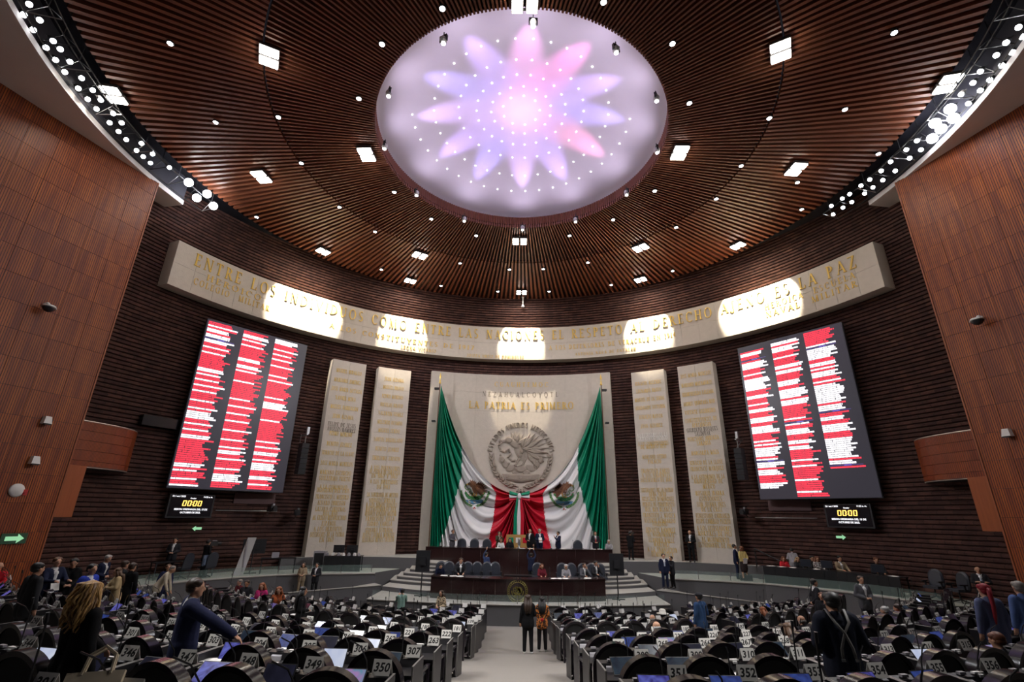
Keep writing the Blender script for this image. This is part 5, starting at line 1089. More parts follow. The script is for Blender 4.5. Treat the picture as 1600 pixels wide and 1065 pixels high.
HAIRC = dict(DBR=(.035, .018, .010), BLK=(.010, .009, .009), BRN=(.085, .040, .016), GHR=(.20, .18, .16), SILV=(.42, .41, .40), RBR=(.13, .04, .015), RED=(.24, .065, .015), BLND=(.42, .24, .08), DBLND=(.30, .19, .09), CRIM=(.22, .012, .02))
M_SKIN = mat('skin', (.50, .27, .17), .5, spec=.4); M_SKIN2 = mat('skin_tan', (.36, .18, .10), .5, spec=.4)
M_SHOE = mat('shoe_black', (.012, .010, .010), .35); M_SHOEW = mat('shoe_white', (.7, .7, .68), .5); M_SHIRT = mat('shirt_white', (.70, .70, .70), .8); M_TIE = mat('tie_red', (.35, .02, .03), .6); M_TIE2 = mat('tie_pale', (.30, .34, .42), .6)
M_EYE = mat('eye_dark', (.02, .015, .012), .3); M_LIP = mat('lip', (.35, .10, .09), .5)
def cloth_mat(k):
    nm = 'cloth_' + k.lower()
    if nm in MATS: return MATS[nm]
    if k in ('LEO', 'STRP', 'ORPR'):
        m = mat(nm, PAL[k], .85, noise=.9, nscale=(26 if k == 'LEO' else 18), bump=.2); 
        nt = m.node_tree; mx = [n for n in nt.nodes if n.type == 'MIX'][0]; ns = [n for n in nt.nodes if n.type == 'TEX_NOISE'][0]; cr = nt.nodes.new('ShaderNodeValToRGB')
        cr.color_ramp.elements[0].position = .44; cr.color_ramp.elements[1].position = .56; nt.links.new(ns.outputs['Fac'], cr.inputs[0]); nt.links.new(cr.outputs[0], mx.inputs[0])
        mx.inputs[6].default_value = (.02, .012, .01, 1); mx.inputs[7].default_value = (*{'LEO': (.62, .48, .30), 'STRP': (.7, .68, .66), 'ORPR': (.70, .22, .04)}[k], 1); return m
    return mat(nm, PAL[k], .85, noise=.12, nscale=9, bump=.15, bscale=40, spec=.15)
ARMS = { # elbow, wrist, fingertip direction; for the +x arm, metres from the pelvis origin at z = 0
 'down': ((.25, .03, .20), (.255, -.03, -.05), (0, -.1, -1)), 'front': ((.26, .03, .19), (.07, -.22, .14), (-1, -.3, -.1)), 'fold': ((.27, -.06, .22), (-.06, -.21, .24), (-1, .1, .1)),
 'phone': ((.24, -.16, .22), (.09, -.33, .42), (-.2, -.3, 1)), 'up': ((.25, -.12, .66), (.12, -.20, .92), (-.1, -.1, 1)), 'desk': ((.25, -.14, .22), (.13, -.38, .22), (-.3, -1, 0)), 'chin': ((.22, -.25, .22), (.06, -.18, .50), (-.1, .1, 1)),
 'back': ((.26, .10, .18), (.06, .17, .04), (-1, .1, -.2)), 'reachdn': ((.25, -.20, .24), (.20, -.42, .06), (0, -.8, -.6)), 'reachfw': ((.24, -.17, .22), (.14, -.44, .22), (0, -1, 0)), 'reachX': ((.32, -.24, .30), (.42, -.52, .12), (.2, -.8, -.5))}
def make_person(P):
    lab, x, y, fz, H, face, pose, aA, aB, top, bot, hs, hc, opts = P
    sit = pose in ('sit', 'seat'); near = 'near' in opts; fem = any(w_ in lab for w_ in ('woman',)); vox = .0115 if near else (.014 if 'v14' in opts else (.017 if 'v16' in opts else .021))
    lean = R(next((float(o[4:]) for o in opts.split() if o.startswith('lean')), 4 if sit else 0))
    pz = .55 if sit else .94; T_, B_, SK, SH, SHT, TI = 0, 1, 2, 3, 4, 5
    bones = []; ml = Matrix.Rotation(lean, 3, 'X')   # positive lean tips the chest towards -y
    def U(p): q = ml @ Vector(p); return Vector((q.x, q.y, q.z + pz))
    def bone(a, b, r0, r1, m_): bones.append((Vector(a), Vector(b), r0, r1, m_))
    sw = .165 if fem else (.205 if near else .185); bk = .022 if near and not fem else 0; jk = bk + .012 if top not in ('WHT', 'TEAL', 'BLUE', 'YEL') else 0
    hipz = .50 if sit else .92
    for s in (-1, 1):
        if sit: kn, an, toe = (s * .13, -.42, .50), (s * .12, -.40, .10), (s * .13, -.55, .05)
        else: kn, an, toe = (s * .105, -.015, .49), (s * .115, .03, .10), (s * .13, -.13, .045)
        bone((s * .09, 0, hipz), kn, .102, .078, B_); bone(kn, an, .076, .062, B_); bone(an, toe, .05, .036, SH); bone((an[0], an[1] + .02, .05), toe, .045, .035, SH)
        if 'skirt' in opts: bones[-3] = (Vector(kn), Vector(an), .052, .036, SK)
        for zz, r_ in ((0, .125), (.14, .105 if fem else .115), (.31, .118 if fem else .128)): pass
        bone(U((s * .062, 0, -.02)), U((s * .058, 0, .16)), .125 + jk, .105 + jk + (0 if fem else .01), T_)
        bone(U((s * .058, 0, .16)), U((s * .082, -.005, .33)), .105 + jk + (0 if fem else .01), .112 + jk, T_)
        bone(U((s * .08, 0, .36)), U((s * sw * .82, .01, .455)), .11 + jk, .075 + jk, T_)
        if jk and not sit: bone(U((s * .07, 0, .0)), (s * .075, .005, .82), .13 + jk, .128 + jk, T_)
        key = aA if s > 0 else aB; e, w_, fd = ARMS[key]; sh = U((s * sw, .015, .455)); el = U((s * e[0] * sw / .185, e[1], e[2])); wr = U((s * w_[0], w_[1], w_[2]))
        bone(sh, el, .056 + jk, .047 + jk, T_); d = (wr - el); bone(el, wr - d * .06, .046 + jk, .036 + jk * .8, T_)
        if jk and 'shirt' in opts: bone(wr - d * .08, wr - d * .02, .036, .034, SHT)
        f = ml @ Vector((s * fd[0], fd[1], fd[2])).normalized(); side = f.cross(Vector((0, 0, 1)) if abs(f.z) < .8 else Vector((0, 1, 0))).normalized(); nrm = side.cross(f).normalized()
        if near:
            bone(wr, wr + f * .03, .027, .030, SK)
            for k in range(4):
                o = side * (.0235 * (k - 1.5)); ln = (.068, .080, .084, .072)[k]; b0 = wr + f * .035 + o * .6; b1 = wr + f * .09 + o; bone(b0, b1, .016, .0125, SK); c1 = b1 + f * ln * .5 - nrm * .012; bone(b1, c1, .0112, .010, SK); bone(c1, c1 + f * ln * .45 - nrm * .028, .010, .0085, SK)
            t0 = wr + f * .03 - side * .03 * s; t1 = t0 + (f * .6 - side * s * .8).normalized() * .045; bone(t0, t1, .014, .012, SK); bone(t1, t1 + (f * .95 - side * .25 * s).normalized() * .035, .011, .009, SK)
        else:
            bone(wr - f * .01, wr + f * .075, .032, .033, SK); 
            for k in (-1, 0, 1): bone(wr + f * .07 + side * .02 * k, wr + f * .15 + side * .024 * k - nrm * .02, .017, .012, SK)
            bone(wr + f * .03 - side * .03 * s, wr + f * .085 - side * .05 * s, .016, .012, SK)
    if 'skirt' in opts: bone((0, 0, .95), (0, 0, .58), .165, .19, B_); bone((.05, 0, .9), (.06, 0, .58), .14, .14, B_); bone((-.05, 0, .9), (-.06, 0, .58), .14, .14, B_)
    if sit: bone((-.08, 0, .52), (.08, 0, .52), .13, .13, B_)
    else: bone((-.06, 0, .93), (.06, 0, .93), .118, .118, B_)
    bone(U((0, .015, .46)), U((0, .0, .575)), .058, .052, SK); bone(U((0, .025, .45)), U((0, .02, .50)), .075 + jk - bk, .062 + jk - bk, SHT if ('shirt' in opts and jk) else T_)
    if 'shirt' in opts:
        bone(U((0, -.085, .40)), U((0, -.105, .20)), .055, .028, SHT)
        if 'tie' in opts: bone(U((0, -.115, .42)), U((0, -.125, .20)), .026, .03, TI)
    hd = U((0, -.015, .655)); hp = .0
    look = R(8) if sit or lean > .2 else 0
    mh = Matrix.Rotation(lean * .35 + look, 3, 'X'); HD = lambda p: hd + mh @ Vector(p)
    bone(HD((0, .015, .02)), HD((0, .02, .025)), .094, .094, SK); bone(HD((0, -.005, .03)), HD((0, -.028, -.065)), .082, .056, SK); bone(HD((0, -.035, -.06)), HD((0, -.045, -.075)), .052, .040, SK)
    bone(HD((0, -.085, .01)), HD((0, -.102, -.022)), .012, .017, SK)
    for s in (-1, 1): bone(HD((s * .088, .015, .015)), HD((s * .092, .02, -.02)), .018, .014, SK); bone(HD((s * .03, -.07, .022)), HD((s * .045, -.062, .02)), .02, .018, SK)
    hmax = max(b_[1].z for b_ in bones); toph = (HD((0, .02, .12))).z
    k = min(1.09, max(.90, H / toph)) if not sit else min(1.08, max(.9, H / toph))
    root = thing('person', lab, 'person', (x, y, fz), R(face)); root.scale = (k, k, k)
    # raw capsules for remeshing
    mb = MB(); n = 14 if near else 10
    for a, b, r0, r1, m_ in bones:
        d = b - a; L_ = d.length; t = d / L_ if L_ > 1e-6 else Vector((0, 0, 1)); pts = []; rad = []
        for q in (-1, -.86, -.5): pts.append(a + t * r0 * q); rad.append(max(1e-3, r0 * math.sqrt(max(0, 1 - q * q))))
        pts.append(a); rad.append(r0); pts.append(a + d); rad.append(r1)
        for q in (.5, .86, 1): pts.append(b + t * r1 * q); rad.append(max(1e-3, r1 * math.sqrt(max(0, 1 - q * q))))
        mb.tube(pts, rad, n)
    me = mb.mesh('raw', []); ob = bpy.data.objects.new('raw', me); C.objects.link(ob)
    md = ob.modifiers.new('r', 'REMESH'); md.mode = 'VOXEL'; md.voxel_size = vox; ms = ob.modifiers.new('s', 'SMOOTH'); ms.factor = .5; ms.iterations = 5 if near else 3
    mats = [cloth_mat(top), cloth_mat(bot), M_SKIN2 if 'skin2' in opts else M_SKIN, M_SHOEW if 'wshoe' in opts else M_SHOE, M_SHIRT, M_TIE2 if 'tie2' in opts else M_TIE]
    return dict(root=root, raw=ob, bones=bones, mats=mats, HD=HD, U=U, P=P, near=near)
def finish_people(lst):
    dg = bpy.context.evaluated_depsgraph_get(); dg.update()
    for D in lst:
        me = bpy.data.meshes.new_from_object(D['raw'].evaluated_get(dg)); me.name = 'body'; bpy.data.objects.remove(D['raw'])
        me.materials.clear()
        for m_ in D['mats']: me.materials.append(m_)
        nf = len(me.polygons); ce = np.zeros(nf * 3); me.polygons.foreach_get('center', ce); ce = ce.reshape(-1, 3); best = np.full(nf, 1e9); mi = np.zeros(nf, 'i')
        for a, b, r0, r1, m_ in D['bones']:
            a_, d = np.array(a), np.array(b - a); t = np.clip(((ce - a_) @ d) / max(d @ d, 1e-9), 0, 1); dist = np.linalg.norm(ce - a_ - t[:, None] * d, axis=1) - (r0 + (r1 - r0) * t)
            w_ = dist < best; best[w_] = dist[w_]; mi[w_] = m_
        me.polygons.foreach_set('material_index', mi); me.polygons.foreach_set('use_smooth', [True] * nf)
        body = place(me, 'body', D['root']); dress(D, body)
def dress(D, body):
    lab, x, y, fz, H, face, pose, aA, aB, top, bot, hs, hc, opts = D['P']; HD, U, root = D['HD'], D['U'], D['root']
    f = abs((face + 180) % 360 - 180)
    if f < 120:
        b = MB()
        for s in (-1, 1): b.ball(HD((s * .034, -.083, .004)), (.013, .008, .008), 8)
        b.build('eyes', M_EYE, root, True); b = MB(); b.ball(HD((0, -.088, -.062)), (.022, .008, .006), 8); b.build('mouth', M_LIP, root, True)
        b = MB()
        for s in (-1, 1): b.tube([HD((s * .018, -.088, .022)), HD((s * .034, -.089, .028)), HD((s * .052, -.079, .022))], .004, 4)
        b.build('eyebrows', mat('hair_' + hc.lower(), HAIRC[hc], .5), root, True)
    hm = mat('hair_' + hc.lower(), HAIRC[hc], .5, noise=.35, nscale=14, stretch=(3, 3, .6), spec=.25)
    b = MB(); n = 16 if D['near'] else 12
    def ell(c, r_): b.ball(HD(c), r_, n)
    if hs in ('short', 'long', 'longx', 'bob', 'bun', 'braid', 'blonde', 'cap'):
        ell((0, .034, .045), (.104, .104, .092)); ell((0, .055, .0), (.097, .076, .062))
        ell((.055, .01, .07), (.05, .07, .05)); ell((-.055, .01, .07), (.05, .07, .05))
    if hs == 'bald':
        ell((.07, .045, -.02), (.03, .05, .035)); ell((-.07, .045, -.02), (.03, .05, .035)); ell((0, .085, -.02), (.07, .03, .04))
    if hs == 'bob': ell((.07, .03, -.05), (.04, .07, .09)); ell((-.07, .03, -.05), (.04, .07, .09)); ell((0, .07, -.06), (.085, .05, .09))
    if hs in ('long', 'longx'):
        l = .30 if hs == 'long' else .42
        for s in (-1, 0, 1): b.tube([HD((s * .05, .06, .03)), HD((s * .075, .085, -.1)), U((s * .085, .125, .53)), U((s * .08, .145, .53 - l * .6)), U((s * .05, .14, .53 - l))], [.06, .065, .062, .052, .02], 8)
        for s in (-1, 1): b.tube([HD((s * .085, .0, .04)), HD((s * .1, .01, -.08)), U((s * .12, .01, .5))], [.03, .035, .025], 7)
    if hs == 'bun': ell((0, .13, .08), (.05, .05, .05))
    if hs == 'braid': b.tube([HD((0, .1, .05)), HD((.02, .14, -.06)), U((.05, .165, .42)), U((.07, .16, .25)), U((.08, .155, .12))], [.05, .04, .034, .03, .012], 8)
    if b.v: b.build('hair', hm, root, True)
    if hs == 'blonde':
        rnd = random.Random(3); cols = [hm, mat('hair_blonde_light', (.62, .38, .14), .4), mat('hair_blonde_root', (.20, .11, .04), .45)]
        for ci in range(3):
            b = MB()
            for k in range(26):
                a = R(rnd.uniform(-115, 115)); sx, sy = math.sin(a), math.cos(a); p0 = HD((.06 * sx, .03 + .05 * sy, .11)); ph = rnd.uniform(0, 6); l = rnd.uniform(.28, .46); pts = []
                for i in range(9):
                    t = i / 8; rr = .085 + .055 * min(1, t * 2) + .02 * math.sin(ph + 9 * t); zc = .10 - l * t
                    pts.append(HD((rr * sx + .022 * math.sin(ph + 8 * t), .03 + rr * .95 * max(sy, -.25) + .02 * math.cos(ph + 7 * t), zc)))
                b.tube([p0] + pts, [.012] + [.017 - .011 * i / 8 for i in range(9)], 6)
            b.build('hair_waves', cols[ci], root, True)
    if hs == 'cap':
        b = MB(); b.ball(HD((0, .02, .07)), (.112, .12, .07), 14); b.ball(HD((0, -.09, .06)), (.075, .07, .012), 12); b.build('cap', mat('cap_cloth', (.012, .013, .02), .8), root, True)
    if hs == 'hat':
        b = MB(); b.lathe([(.21, 0), (.22, .012), (.12, .03), (.11, .12), (.08, .15), (.01, .14)], tuple(HD((0, .02, .055))), 18); b.build('hat', mat('white_straw', (.75, .73, .66), .8), root, True)
        b = MB(); b.ball(HD((0, .04, .0)), (.098, .09, .09), 12); b.build('hair', hm, root, True)
    if 'susp' in opts:
        for s in (-1, 1):
            q = MB(); pts = [U((s * .12, -.14, .42)), U((s * .12, .03, .585)), U((s * .09, .15, .45)), U((0, .168, .33)), U((-s * .07, .162, .16)), U((-s * .085, .172, .02))]; row = []
            for i, p in enumerate(pts): row.append([p + Vector((-.019, 0, .0)), p + Vector((.019, 0, .0))])
            q.grid(row); o = q.build('suspender_strap', mat('grey_strap', (.12, .115, .11), .6), root, True); o.modifiers.new('t', 'SOLIDIFY').thickness = .006
            q = MB(); q.box(tuple(U((-s * .085, .178, .03))), (.045, .012, .03)); q.build('suspender_clip', M_STEEL, root)
    if 'redbelt' in opts: q = MB(); q.lathe([(.155, -.05), (.165, 0), (.155, .05)], tuple(U((0, 0, .06))), 18); o = q.build('red_hem', mat('red_hem', (.42, .01, .015), .8), root, True); o.scale = (1, .82, 1)
    if 'holding' in lab and 'sheet' in lab or 'offering' in lab or 'yellow' in lab:
        q = MB(); q.box((0, 0, 0), (.21, .01, .29)); s_ = 1 if 'yellow' in lab else -1
        o = q.build('paper_sheet', M_PAPER); w_ = (U((0, .23 * s_, .02 if s_ > 0 else .2))); rr = Matrix.Rotation(R(face), 3, 'Z') @ w_; o.location = Vector((x, y, fz)) + rr; o.rotation_euler = (R(-20), 0, R(face)); tag(o, {'y': 'white sheet held behind her back by the woman in yellow', 's': 'white sheet held by the man in navy on the dais', 'o': 'white papers offered by the man near the left wooden wall'}['y' if 'yellow' in lab else ('o' if 'offering' in lab else 's')], 'paper')
    if 'phone' in (aA, aB) and ('photograph' in lab or 'camera' in lab.split(' ')[-1] or 'cameraman' in lab or 'holding up' in lab):
        big = 'cameraman' in lab; w_ = U((0.02, -.38, .50)); o0 = Vector((x, y, fz)) + Matrix.Rotation(R(face), 3, 'Z') @ w_
        t = thing('video_camera' if big else 'phone', ('shoulder video camera held by the ' if big else 'phone held up by the ') + ('cameraman on the left platform' if x < -10 else 'cameraman right of the flag' if x > 5 else ('man below the stage' if y < 25 else 'man in the green jacket')), 'camera' if big else 'phone', o0, R(face))
        if big: q = MB(); q.box((0, .1, .05), (.16, .42, .2)); q.tube([(0, -.1, .05), (0, -.32, .05)], [.06, .075], 10); q.build('body', M_BLACK, t); q = MB(); q.box((0, .05, .19), (.03, .25, .03)); q.box((.1, 0, .1), (.06, .12, .06)); q.build('handle', M_GREYP, t)
        else: q = MB(); q.box((0, 0, 0), (.075, .01, .15)); q.build('case', M_BLACK, t); q = MB(); q.box((0, .006, 0), (.068, .002, .14)); q.build('screen', SCR[0], t)
PEOPLE = [
 ('man in grey suit standing hands clasped at the left end of the dais', -4.08, 32.0, 2.0, 1.64, 60, 'st', 'front', 'front', 'GRY', 'GRY', 'short', 'DBR', ''),
 ('man in dark green jacket standing behind the upper desk holding up a camera', -1.24, 32.4, 2.0, 1.56, 20, 'st', 'phone', 'phone', 'OLIVE', 'BLK', 'short', 'BLK', 'shirt'),
 ('woman in white blouse seated at the upper desk left of centre', -1.08, 31.7, 2.0, 1.11, 0, 'sit', 'desk', 'desk', 'WHT', 'BLK', 'long', 'BRN', ''),
 ('person in black seated at the upper desk beside the tan seat', -0.54, 31.9, 2.0, 1.15, 0, 'sit', 'desk', 'desk', 'BLK', 'BLK', 'long', 'DBR', ''),
 ('bald man in black suit standing at the centre of the dais', 0.68, 31.9, 2.0, 1.75, -20, 'st', 'down', 'front', 'BLK', 'BLK', 'bald', 'BLK', 'shirt'),
 ('man in navy suit standing on the dais holding a white sheet', 1.27, 31.9, 2.0, 1.76, 10, 'st', 'front', 'front', 'NAVY', 'NAVY', 'short', 'GHR', 'shirt'),
 ('man in navy suit on the dais turned towards the centre, hand at face', 2.41, 31.9, 2.0, 1.63, -60, 'st', 'phone', 'down', 'NAVY', 'NAVY', 'short', 'BLK', 'shirt'),
 ('man in dark suit and red tie standing at the right end of the dais', 4.68, 31.9, 2.0, 1.66, 0, 'st', 'front', 'front', 'CHAR', 'CHAR', 'short', 'DBR', 'shirt tie'),
 ('grey-haired woman seated at the right end of the upper desk', 5.46, 31.8, 2.0, 1.21, -10, 'sit', 'desk', 'desk', 'GRYL', 'BLK', 'bob', 'SILV', ''),
 ('person in navy bent over the left end of the lower desk', -3.99, 26.9, 1.05, 1.05, 20, 'sit', 'desk', 'desk', 'NAVY', 'BLK', 'short', 'BLK', 'lean30'),
 ('man in dark suit reading papers at the lower dais desk', -2.94, 27.0, 1.05, 1.39, 10, 'sit', 'desk', 'desk', 'CHAR', 'BLK', 'short', 'DBR', 'shirt lean15'),
 ('photographer in blue shirt stretching one arm up behind the lower desk', -1.76, 28.9, 1.05, 1.49, 150, 'st', 'up', 'down', 'BLUE', 'BLK', 'short', 'BLK', ''),
 ('photographer in navy lifting a camera overhead behind the lower desk', 0.7, 28.9, 1.05, 1.4, 170, 'st', 'up', 'up', 'NAVY', 'BLK', 'short', 'BLK', ''),
 ('woman with long brown hair and red scarf seated at the lower desk', 1.18, 26.7, 1.05, 1.15, 10, 'sit', 'desk', 'desk', 'MAROON', 'BLK', 'long', 'RBR', ''),
 ('grey-haired woman in pale jacket seated at the lower desk', 2.4, 26.7, 1.05, 1.17, 0, 'sit', 'desk', 'desk', 'GRYL', 'BLK', 'bob', 'SILV', ''),
 ('man in grey suit seated at the lower desk, hand at chin', 3.31, 26.8, 1.05, 1.26, 20, 'sit', 'chin', 'desk', 'GRY', 'BLK', 'short', 'DBR', 'shirt'),
 ('man in charcoal suit seated at the right end of the lower desk', 3.95, 27.2, 1.05, 1.33, 20, 'sit', 'chin', 'desk', 'CHAR', 'BLK', 'short', 'BLK', 'shirt'),
 ('man in pale green shirt photographing the stage from below it', -4.84, 22.6, 0.0, 1.55, 200, 'st', 'phone', 'phone', 'TEAL', 'BLK', 'short', 'BLK', ''),
 ('woman in leopard-print blouse standing before the stage with her phone', -3.11, 22.09, 0.0, 1.57, -30, 'st', 'front', 'front', 'LEO', 'BLK', 'long', 'DBR', ''),
 ('woman in black suit and white shoes seen from behind in the centre aisle', 0.4, 18.6, 0.2, 1.75, 180, 'st', 'down', 'front', 'BLK', 'BLK', 'long', 'DBR', 'wshoe'),
 ('woman in orange print top seen from behind in the centre aisle', 0.91, 19.4, 0.09, 1.69, 178, 'st', 'front', 'front', 'ORPR', 'BLKT', 'long', 'BLK', 'wshoe redbelt'),
 ('woman with long dark hair and black jacket standing left of the aisle rows', -6.33, 15.94, 0.72, 1.7, 110, 'st', 'down', 'front', 'BLK', 'BLK', 'longx', 'BLK', ''),
 ('woman in tan jacket and maroon top standing on the left ramp', -11.16, 27.35, 0.5, 1.36, 10, 'st', 'front', 'front', 'TAN', 'TAN', 'long', 'DBR', ''),
 ('man in dark suit standing on the left ramp looking down', -10.45, 27.35, 0.5, 1.52, 0, 'st', 'front', 'front', 'CHAR', 'BLK', 'short', 'BLK', 'shirt'),
 ('person in burgundy jacket behind the front left desks', -12.21, 23.4, 0.36, 1.33, -30, 'sit', 'down', 'down', 'MAROON', 'BLK', 'short', 'GHR', ''),
 ('man in dark jacket seated in the front left rows, hands joined', -11.53, 22.7, 0.35, 1.4, 0, 'sit', 'front', 'front', 'CHAR', 'BLK', 'short', 'DBR', 'skin2'),
 ('woman in magenta top seated in the front left rows', -10.49, 21.95, 0.32, 1.51, 0, 'sit', 'down', 'down', 'PINK', 'BLK', 'long', 'RED', ''),
 ('red-haired woman in rust top seated in the front left rows', -9.32, 20.94, 0.32, 1.53, 10, 'sit', 'down', 'down', 'RUST', 'BLK', 'long', 'RED', ''),
 ('man in cream sweater bending over the left desks', -13.82, 20.4, 0.79, 1.67, 110, 'st', 'reachdn', 'reachdn', 'CREAM', 'BLK', 'short', 'GHR', 'lean32'),
 ('man in navy jacket standing behind the man in cream', -14.05, 21.1, 0.75, 1.71, 60, 'st', 'down', 'front', 'NAVYB', 'NAVY', 'short', 'BRN', ''),
 ('woman in beige jacket leaning on the left desks', -12.55, 16.7, 1.05, 1.72, -40, 'st', 'fold', 'reachdn', 'BEIGE', 'WHT', 'long', 'BRN', 'lean10'),
 ('man in bright blue suit standing among the left desks', -11.1, 13.73, 1.28, 1.93, 85, 'st', 'down', 'down', 'ROYAL', 'ROYAL', 'short', 'BLK', 'shirt'),
 ('white-haired man in navy suit by the left brick wall', -15.65, 19.7, 1.05, 1.83, 90, 'st', 'front', 'front', 'NAVY', 'NAVY', 'short', 'SILV', 'shirt lean12'),
 ('man in dark grey suit seen from behind by the left brick wall', -13.3, 17.61, 1.02, 1.92, 150, 'st', 'front', 'front', 'CHAR', 'CHAR', 'short', 'DBR', 'lean8'),
 ('man in black suit seen from behind near the left platform', -12.54, 17.1, 1.01, 1.94, 175, 'st', 'down', 'down', 'BLK', 'BLK', 'short', 'DBR', ''),
 ('tall man in navy suit offering papers near the left wooden wall', -13.58, 15.4, 1.28, 2.01, 70, 'st', 'reachfw', 'reachfw', 'NAVY', 'NAVY', 'short', 'BRN', 'shirt'),
 ('woman in black dress sitting on a left desk edge', -13.75, 16.2, 1.21, 1.85, 40, 'st', 'front', 'front', 'BLK', 'BLK', 'bun', 'BLK', 'lean12'),
 ('man in dark grey jacket seen from behind at the far left desks', -10.54, 11.56, 1.51, 1.86, 160, 'st', 'down', 'down', 'DGRY', 'BLK', 'short', 'BLK', 'v16'),
 ('bald man in red shirt sitting by the left wooden wall', -16.77, 16.9, 1.42, 1.77, 30, 'sit', 'desk', 'desk', 'REDS', 'BLK', 'bald', 'BLK', ''),
 ('blonde woman in black seen from behind among the near left desks', -4.57, 5.84, 2.01, 1.74, 165, 'st', 'reachdn', 'down', 'BLK', 'BLK', 'blonde', 'BLND', 'near'),
 ('man in navy suit leaning across the near left desks', -4.53, 7.66, 1.77, 1.81, 125, 'st', 'down', 'reachX', 'NAVYB', 'NAVYB', 'short', 'DBR', 'near shirt'),
 ('cameraman in black on the left platform', -15.16, 25.3, 1.5, 1.68, 160, 'st', 'phone', 'front', 'BLK', 'BLK', 'short', 'BLK', ''),
 ('man in dark jacket standing behind the left platform table', -16.7, 25.1, 1.5, 1.75, 20, 'st', 'front', 'front', 'CHAR', 'BLK', 'short', 'BLK', 'shirt'),
 ('man in navy suit standing beside the stage steps on the right', 7.64, 27.9, 1.05, 1.67, 0, 'st', 'down', 'down', 'NAVY', 'NAVY', 'short', 'DBR', 'shirt tie2'),
 ('man in dark suit half hidden at the top of the right ramp', 8.11, 28.2, 1.05, 1.53, -70, 'st', 'phone', 'front', 'CHAR', 'BLK', 'short', 'DBR', ''),
 ('man in dark suit standing between the right stone pillars', 10.11, 30.9, 2.1, 1.74, -30, 'st', 'front', 'front', 'BLK', 'BLK', 'bald', 'GHR', 'shirt'),
 ('cameraman in dark suit standing right of the flag', 6.75, 31.7, 2.1, 1.6, 150, 'st', 'phone', 'front', 'BLK', 'BLK', 'short', 'BLK', ''),
 ('man in navy suit talking on the right platform', 11.7, 28.6, 1.5, 1.71, 70, 'st', 'front', 'down', 'NAVY', 'NAVY', 'short', 'BLK', 'shirt'),
 ('woman in yellow dress seen from behind on the right platform', 11.82, 28.0, 1.5, 1.65, 185, 'st', 'back', 'back', 'YEL', 'SKIRT', 'bob', 'RBR', 'skirt'),
 ('woman in red blouse seated at the right platform table', 13.72, 27.6, 1.5, 1.21, -10, 'sit', 'desk', 'desk', 'REDS', 'BLK', 'long', 'RBR', ''),
 ('man in grey jacket bending with his back turned behind the right table', 14.42, 28.0, 1.5, 1.57, 150, 'st', 'front', 'front', 'GRYL', 'GRY', 'short', 'BLK', 'lean25'),
 ('blonde woman seated at the right platform table', 14.23, 27.2, 1.5, 1.22, 0, 'sit', 'desk', 'desk', 'DGRY', 'BLK', 'long', 'DBLND', ''),
 ('man seated at the middle of the right platform table', 14.79, 26.9, 1.5, 1.31, 0, 'sit', 'desk', 'desk', 'CHAR', 'BLK', 'short', 'BLK', ''),
 ('woman in black and white striped top seated at the right platform table', 14.82, 26.5, 1.5, 1.31, 0, 'sit', 'desk', 'desk', 'STRP', 'BLK', 'long', 'RBR', ''),
 ('man in beige jacket seated at the end of the first right platform table', 15.57, 25.9, 1.5, 1.39, 0, 'sit', 'desk', 'desk', 'TAN', 'BLK', 'short', 'BLK', 'shirt'),
 ('man in dark jacket at a computer on the right platform', 16.46, 24.6, 1.5, 1.47, -20, 'sit', 'desk', 'desk', 'CHAR', 'BLK', 'short', 'RBR', ''),
 ('bald man in dark suit standing with folded arms by the right wall', 17.82, 20.9, 1.19, 1.71, -30, 'st', 'fold', 'fold', 'CHAR', 'BLK', 'bald', 'GHR', 'shirt tie2'),
 ('man in charcoal suit standing sideways before the right platform', 11.28, 20.56, 0.53, 1.96, 80, 'st', 'back', 'back', 'CHAR', 'CHAR', 'short', 'BLK', 'shirt'),
 ('man in grey jacket and white shirt before the right platform', 12.64, 19.9, 0.72, 1.9, 0, 'st', 'front', 'front', 'GRY', 'CHAR', 'short', 'DBR', 'shirt'),
 ('man in blue jacket and dark cap standing in the right rows', 5.79, 17.24, 0.53, 1.75, -150, 'st', 'down', 'front', 'DENIM', 'BLK', 'cap', 'BLK', 'v16'),
 ('bald man seated in the rows just right of the aisle, far one', 4.12, 16.6, 0.55, 1.37, 180, 'seat', 'desk', 'desk', 'GRY', 'BLK', 'bald', 'GHR', ''),
 ('bald man in white shirt seated in the right rows, near one', 3.07, 12.4, 1.09, 1.2, 180, 'seat', 'desk', 'desk', 'WHT', 'BLK', 'bald', 'SILV', 'v14'),
 ('person in a white hat seated in the right front rows', 5.01, 18.6, 0.32, 1.32, 180, 'seat', 'desk', 'desk', 'WHT', 'BLK', 'hat', 'BLK', ''),
 ('bald man seated in the right rows beside a dark screen', 6.79, 17.4, 0.56, 1.37, 180, 'seat', 'desk', 'desk', 'CHAR', 'BLK', 'bald', 'GHR', ''),
 ('red-haired woman seated in the right rows', 8.55, 18.1, 0.58, 1.43, 190, 'seat', 'desk', 'desk', 'MAROON', 'BLK', 'long', 'RED', ''),
 ('woman in pink top with brown hair seated in the right rows', 5.59, 11.8, 1.24, 1.17, 190, 'seat', 'desk', 'desk', 'PINKL', 'BLK', 'long', 'BRN', 'v14'),
 ('bald man seated low behind the right rows', 7.7, 15.2, 0.89, 1.3, 180, 'seat', 'desk', 'desk', 'CHAR', 'BLK', 'bald', 'GHR', ''),
 ('man in dark shirt with crossed braces seen from behind, near right', 4.5, 7.66, 1.76, 1.79, 180, 'st', 'front', 'front', 'NAVYD', 'BLK', 'short', 'BLK', 'near susp'),
 ('man looking up beside the man with braces', 9.9, 17.7, 0.73, 1.56, -40, 'st', 'down', 'down', 'CHAR', 'BLK', 'short', 'RBR', ''),
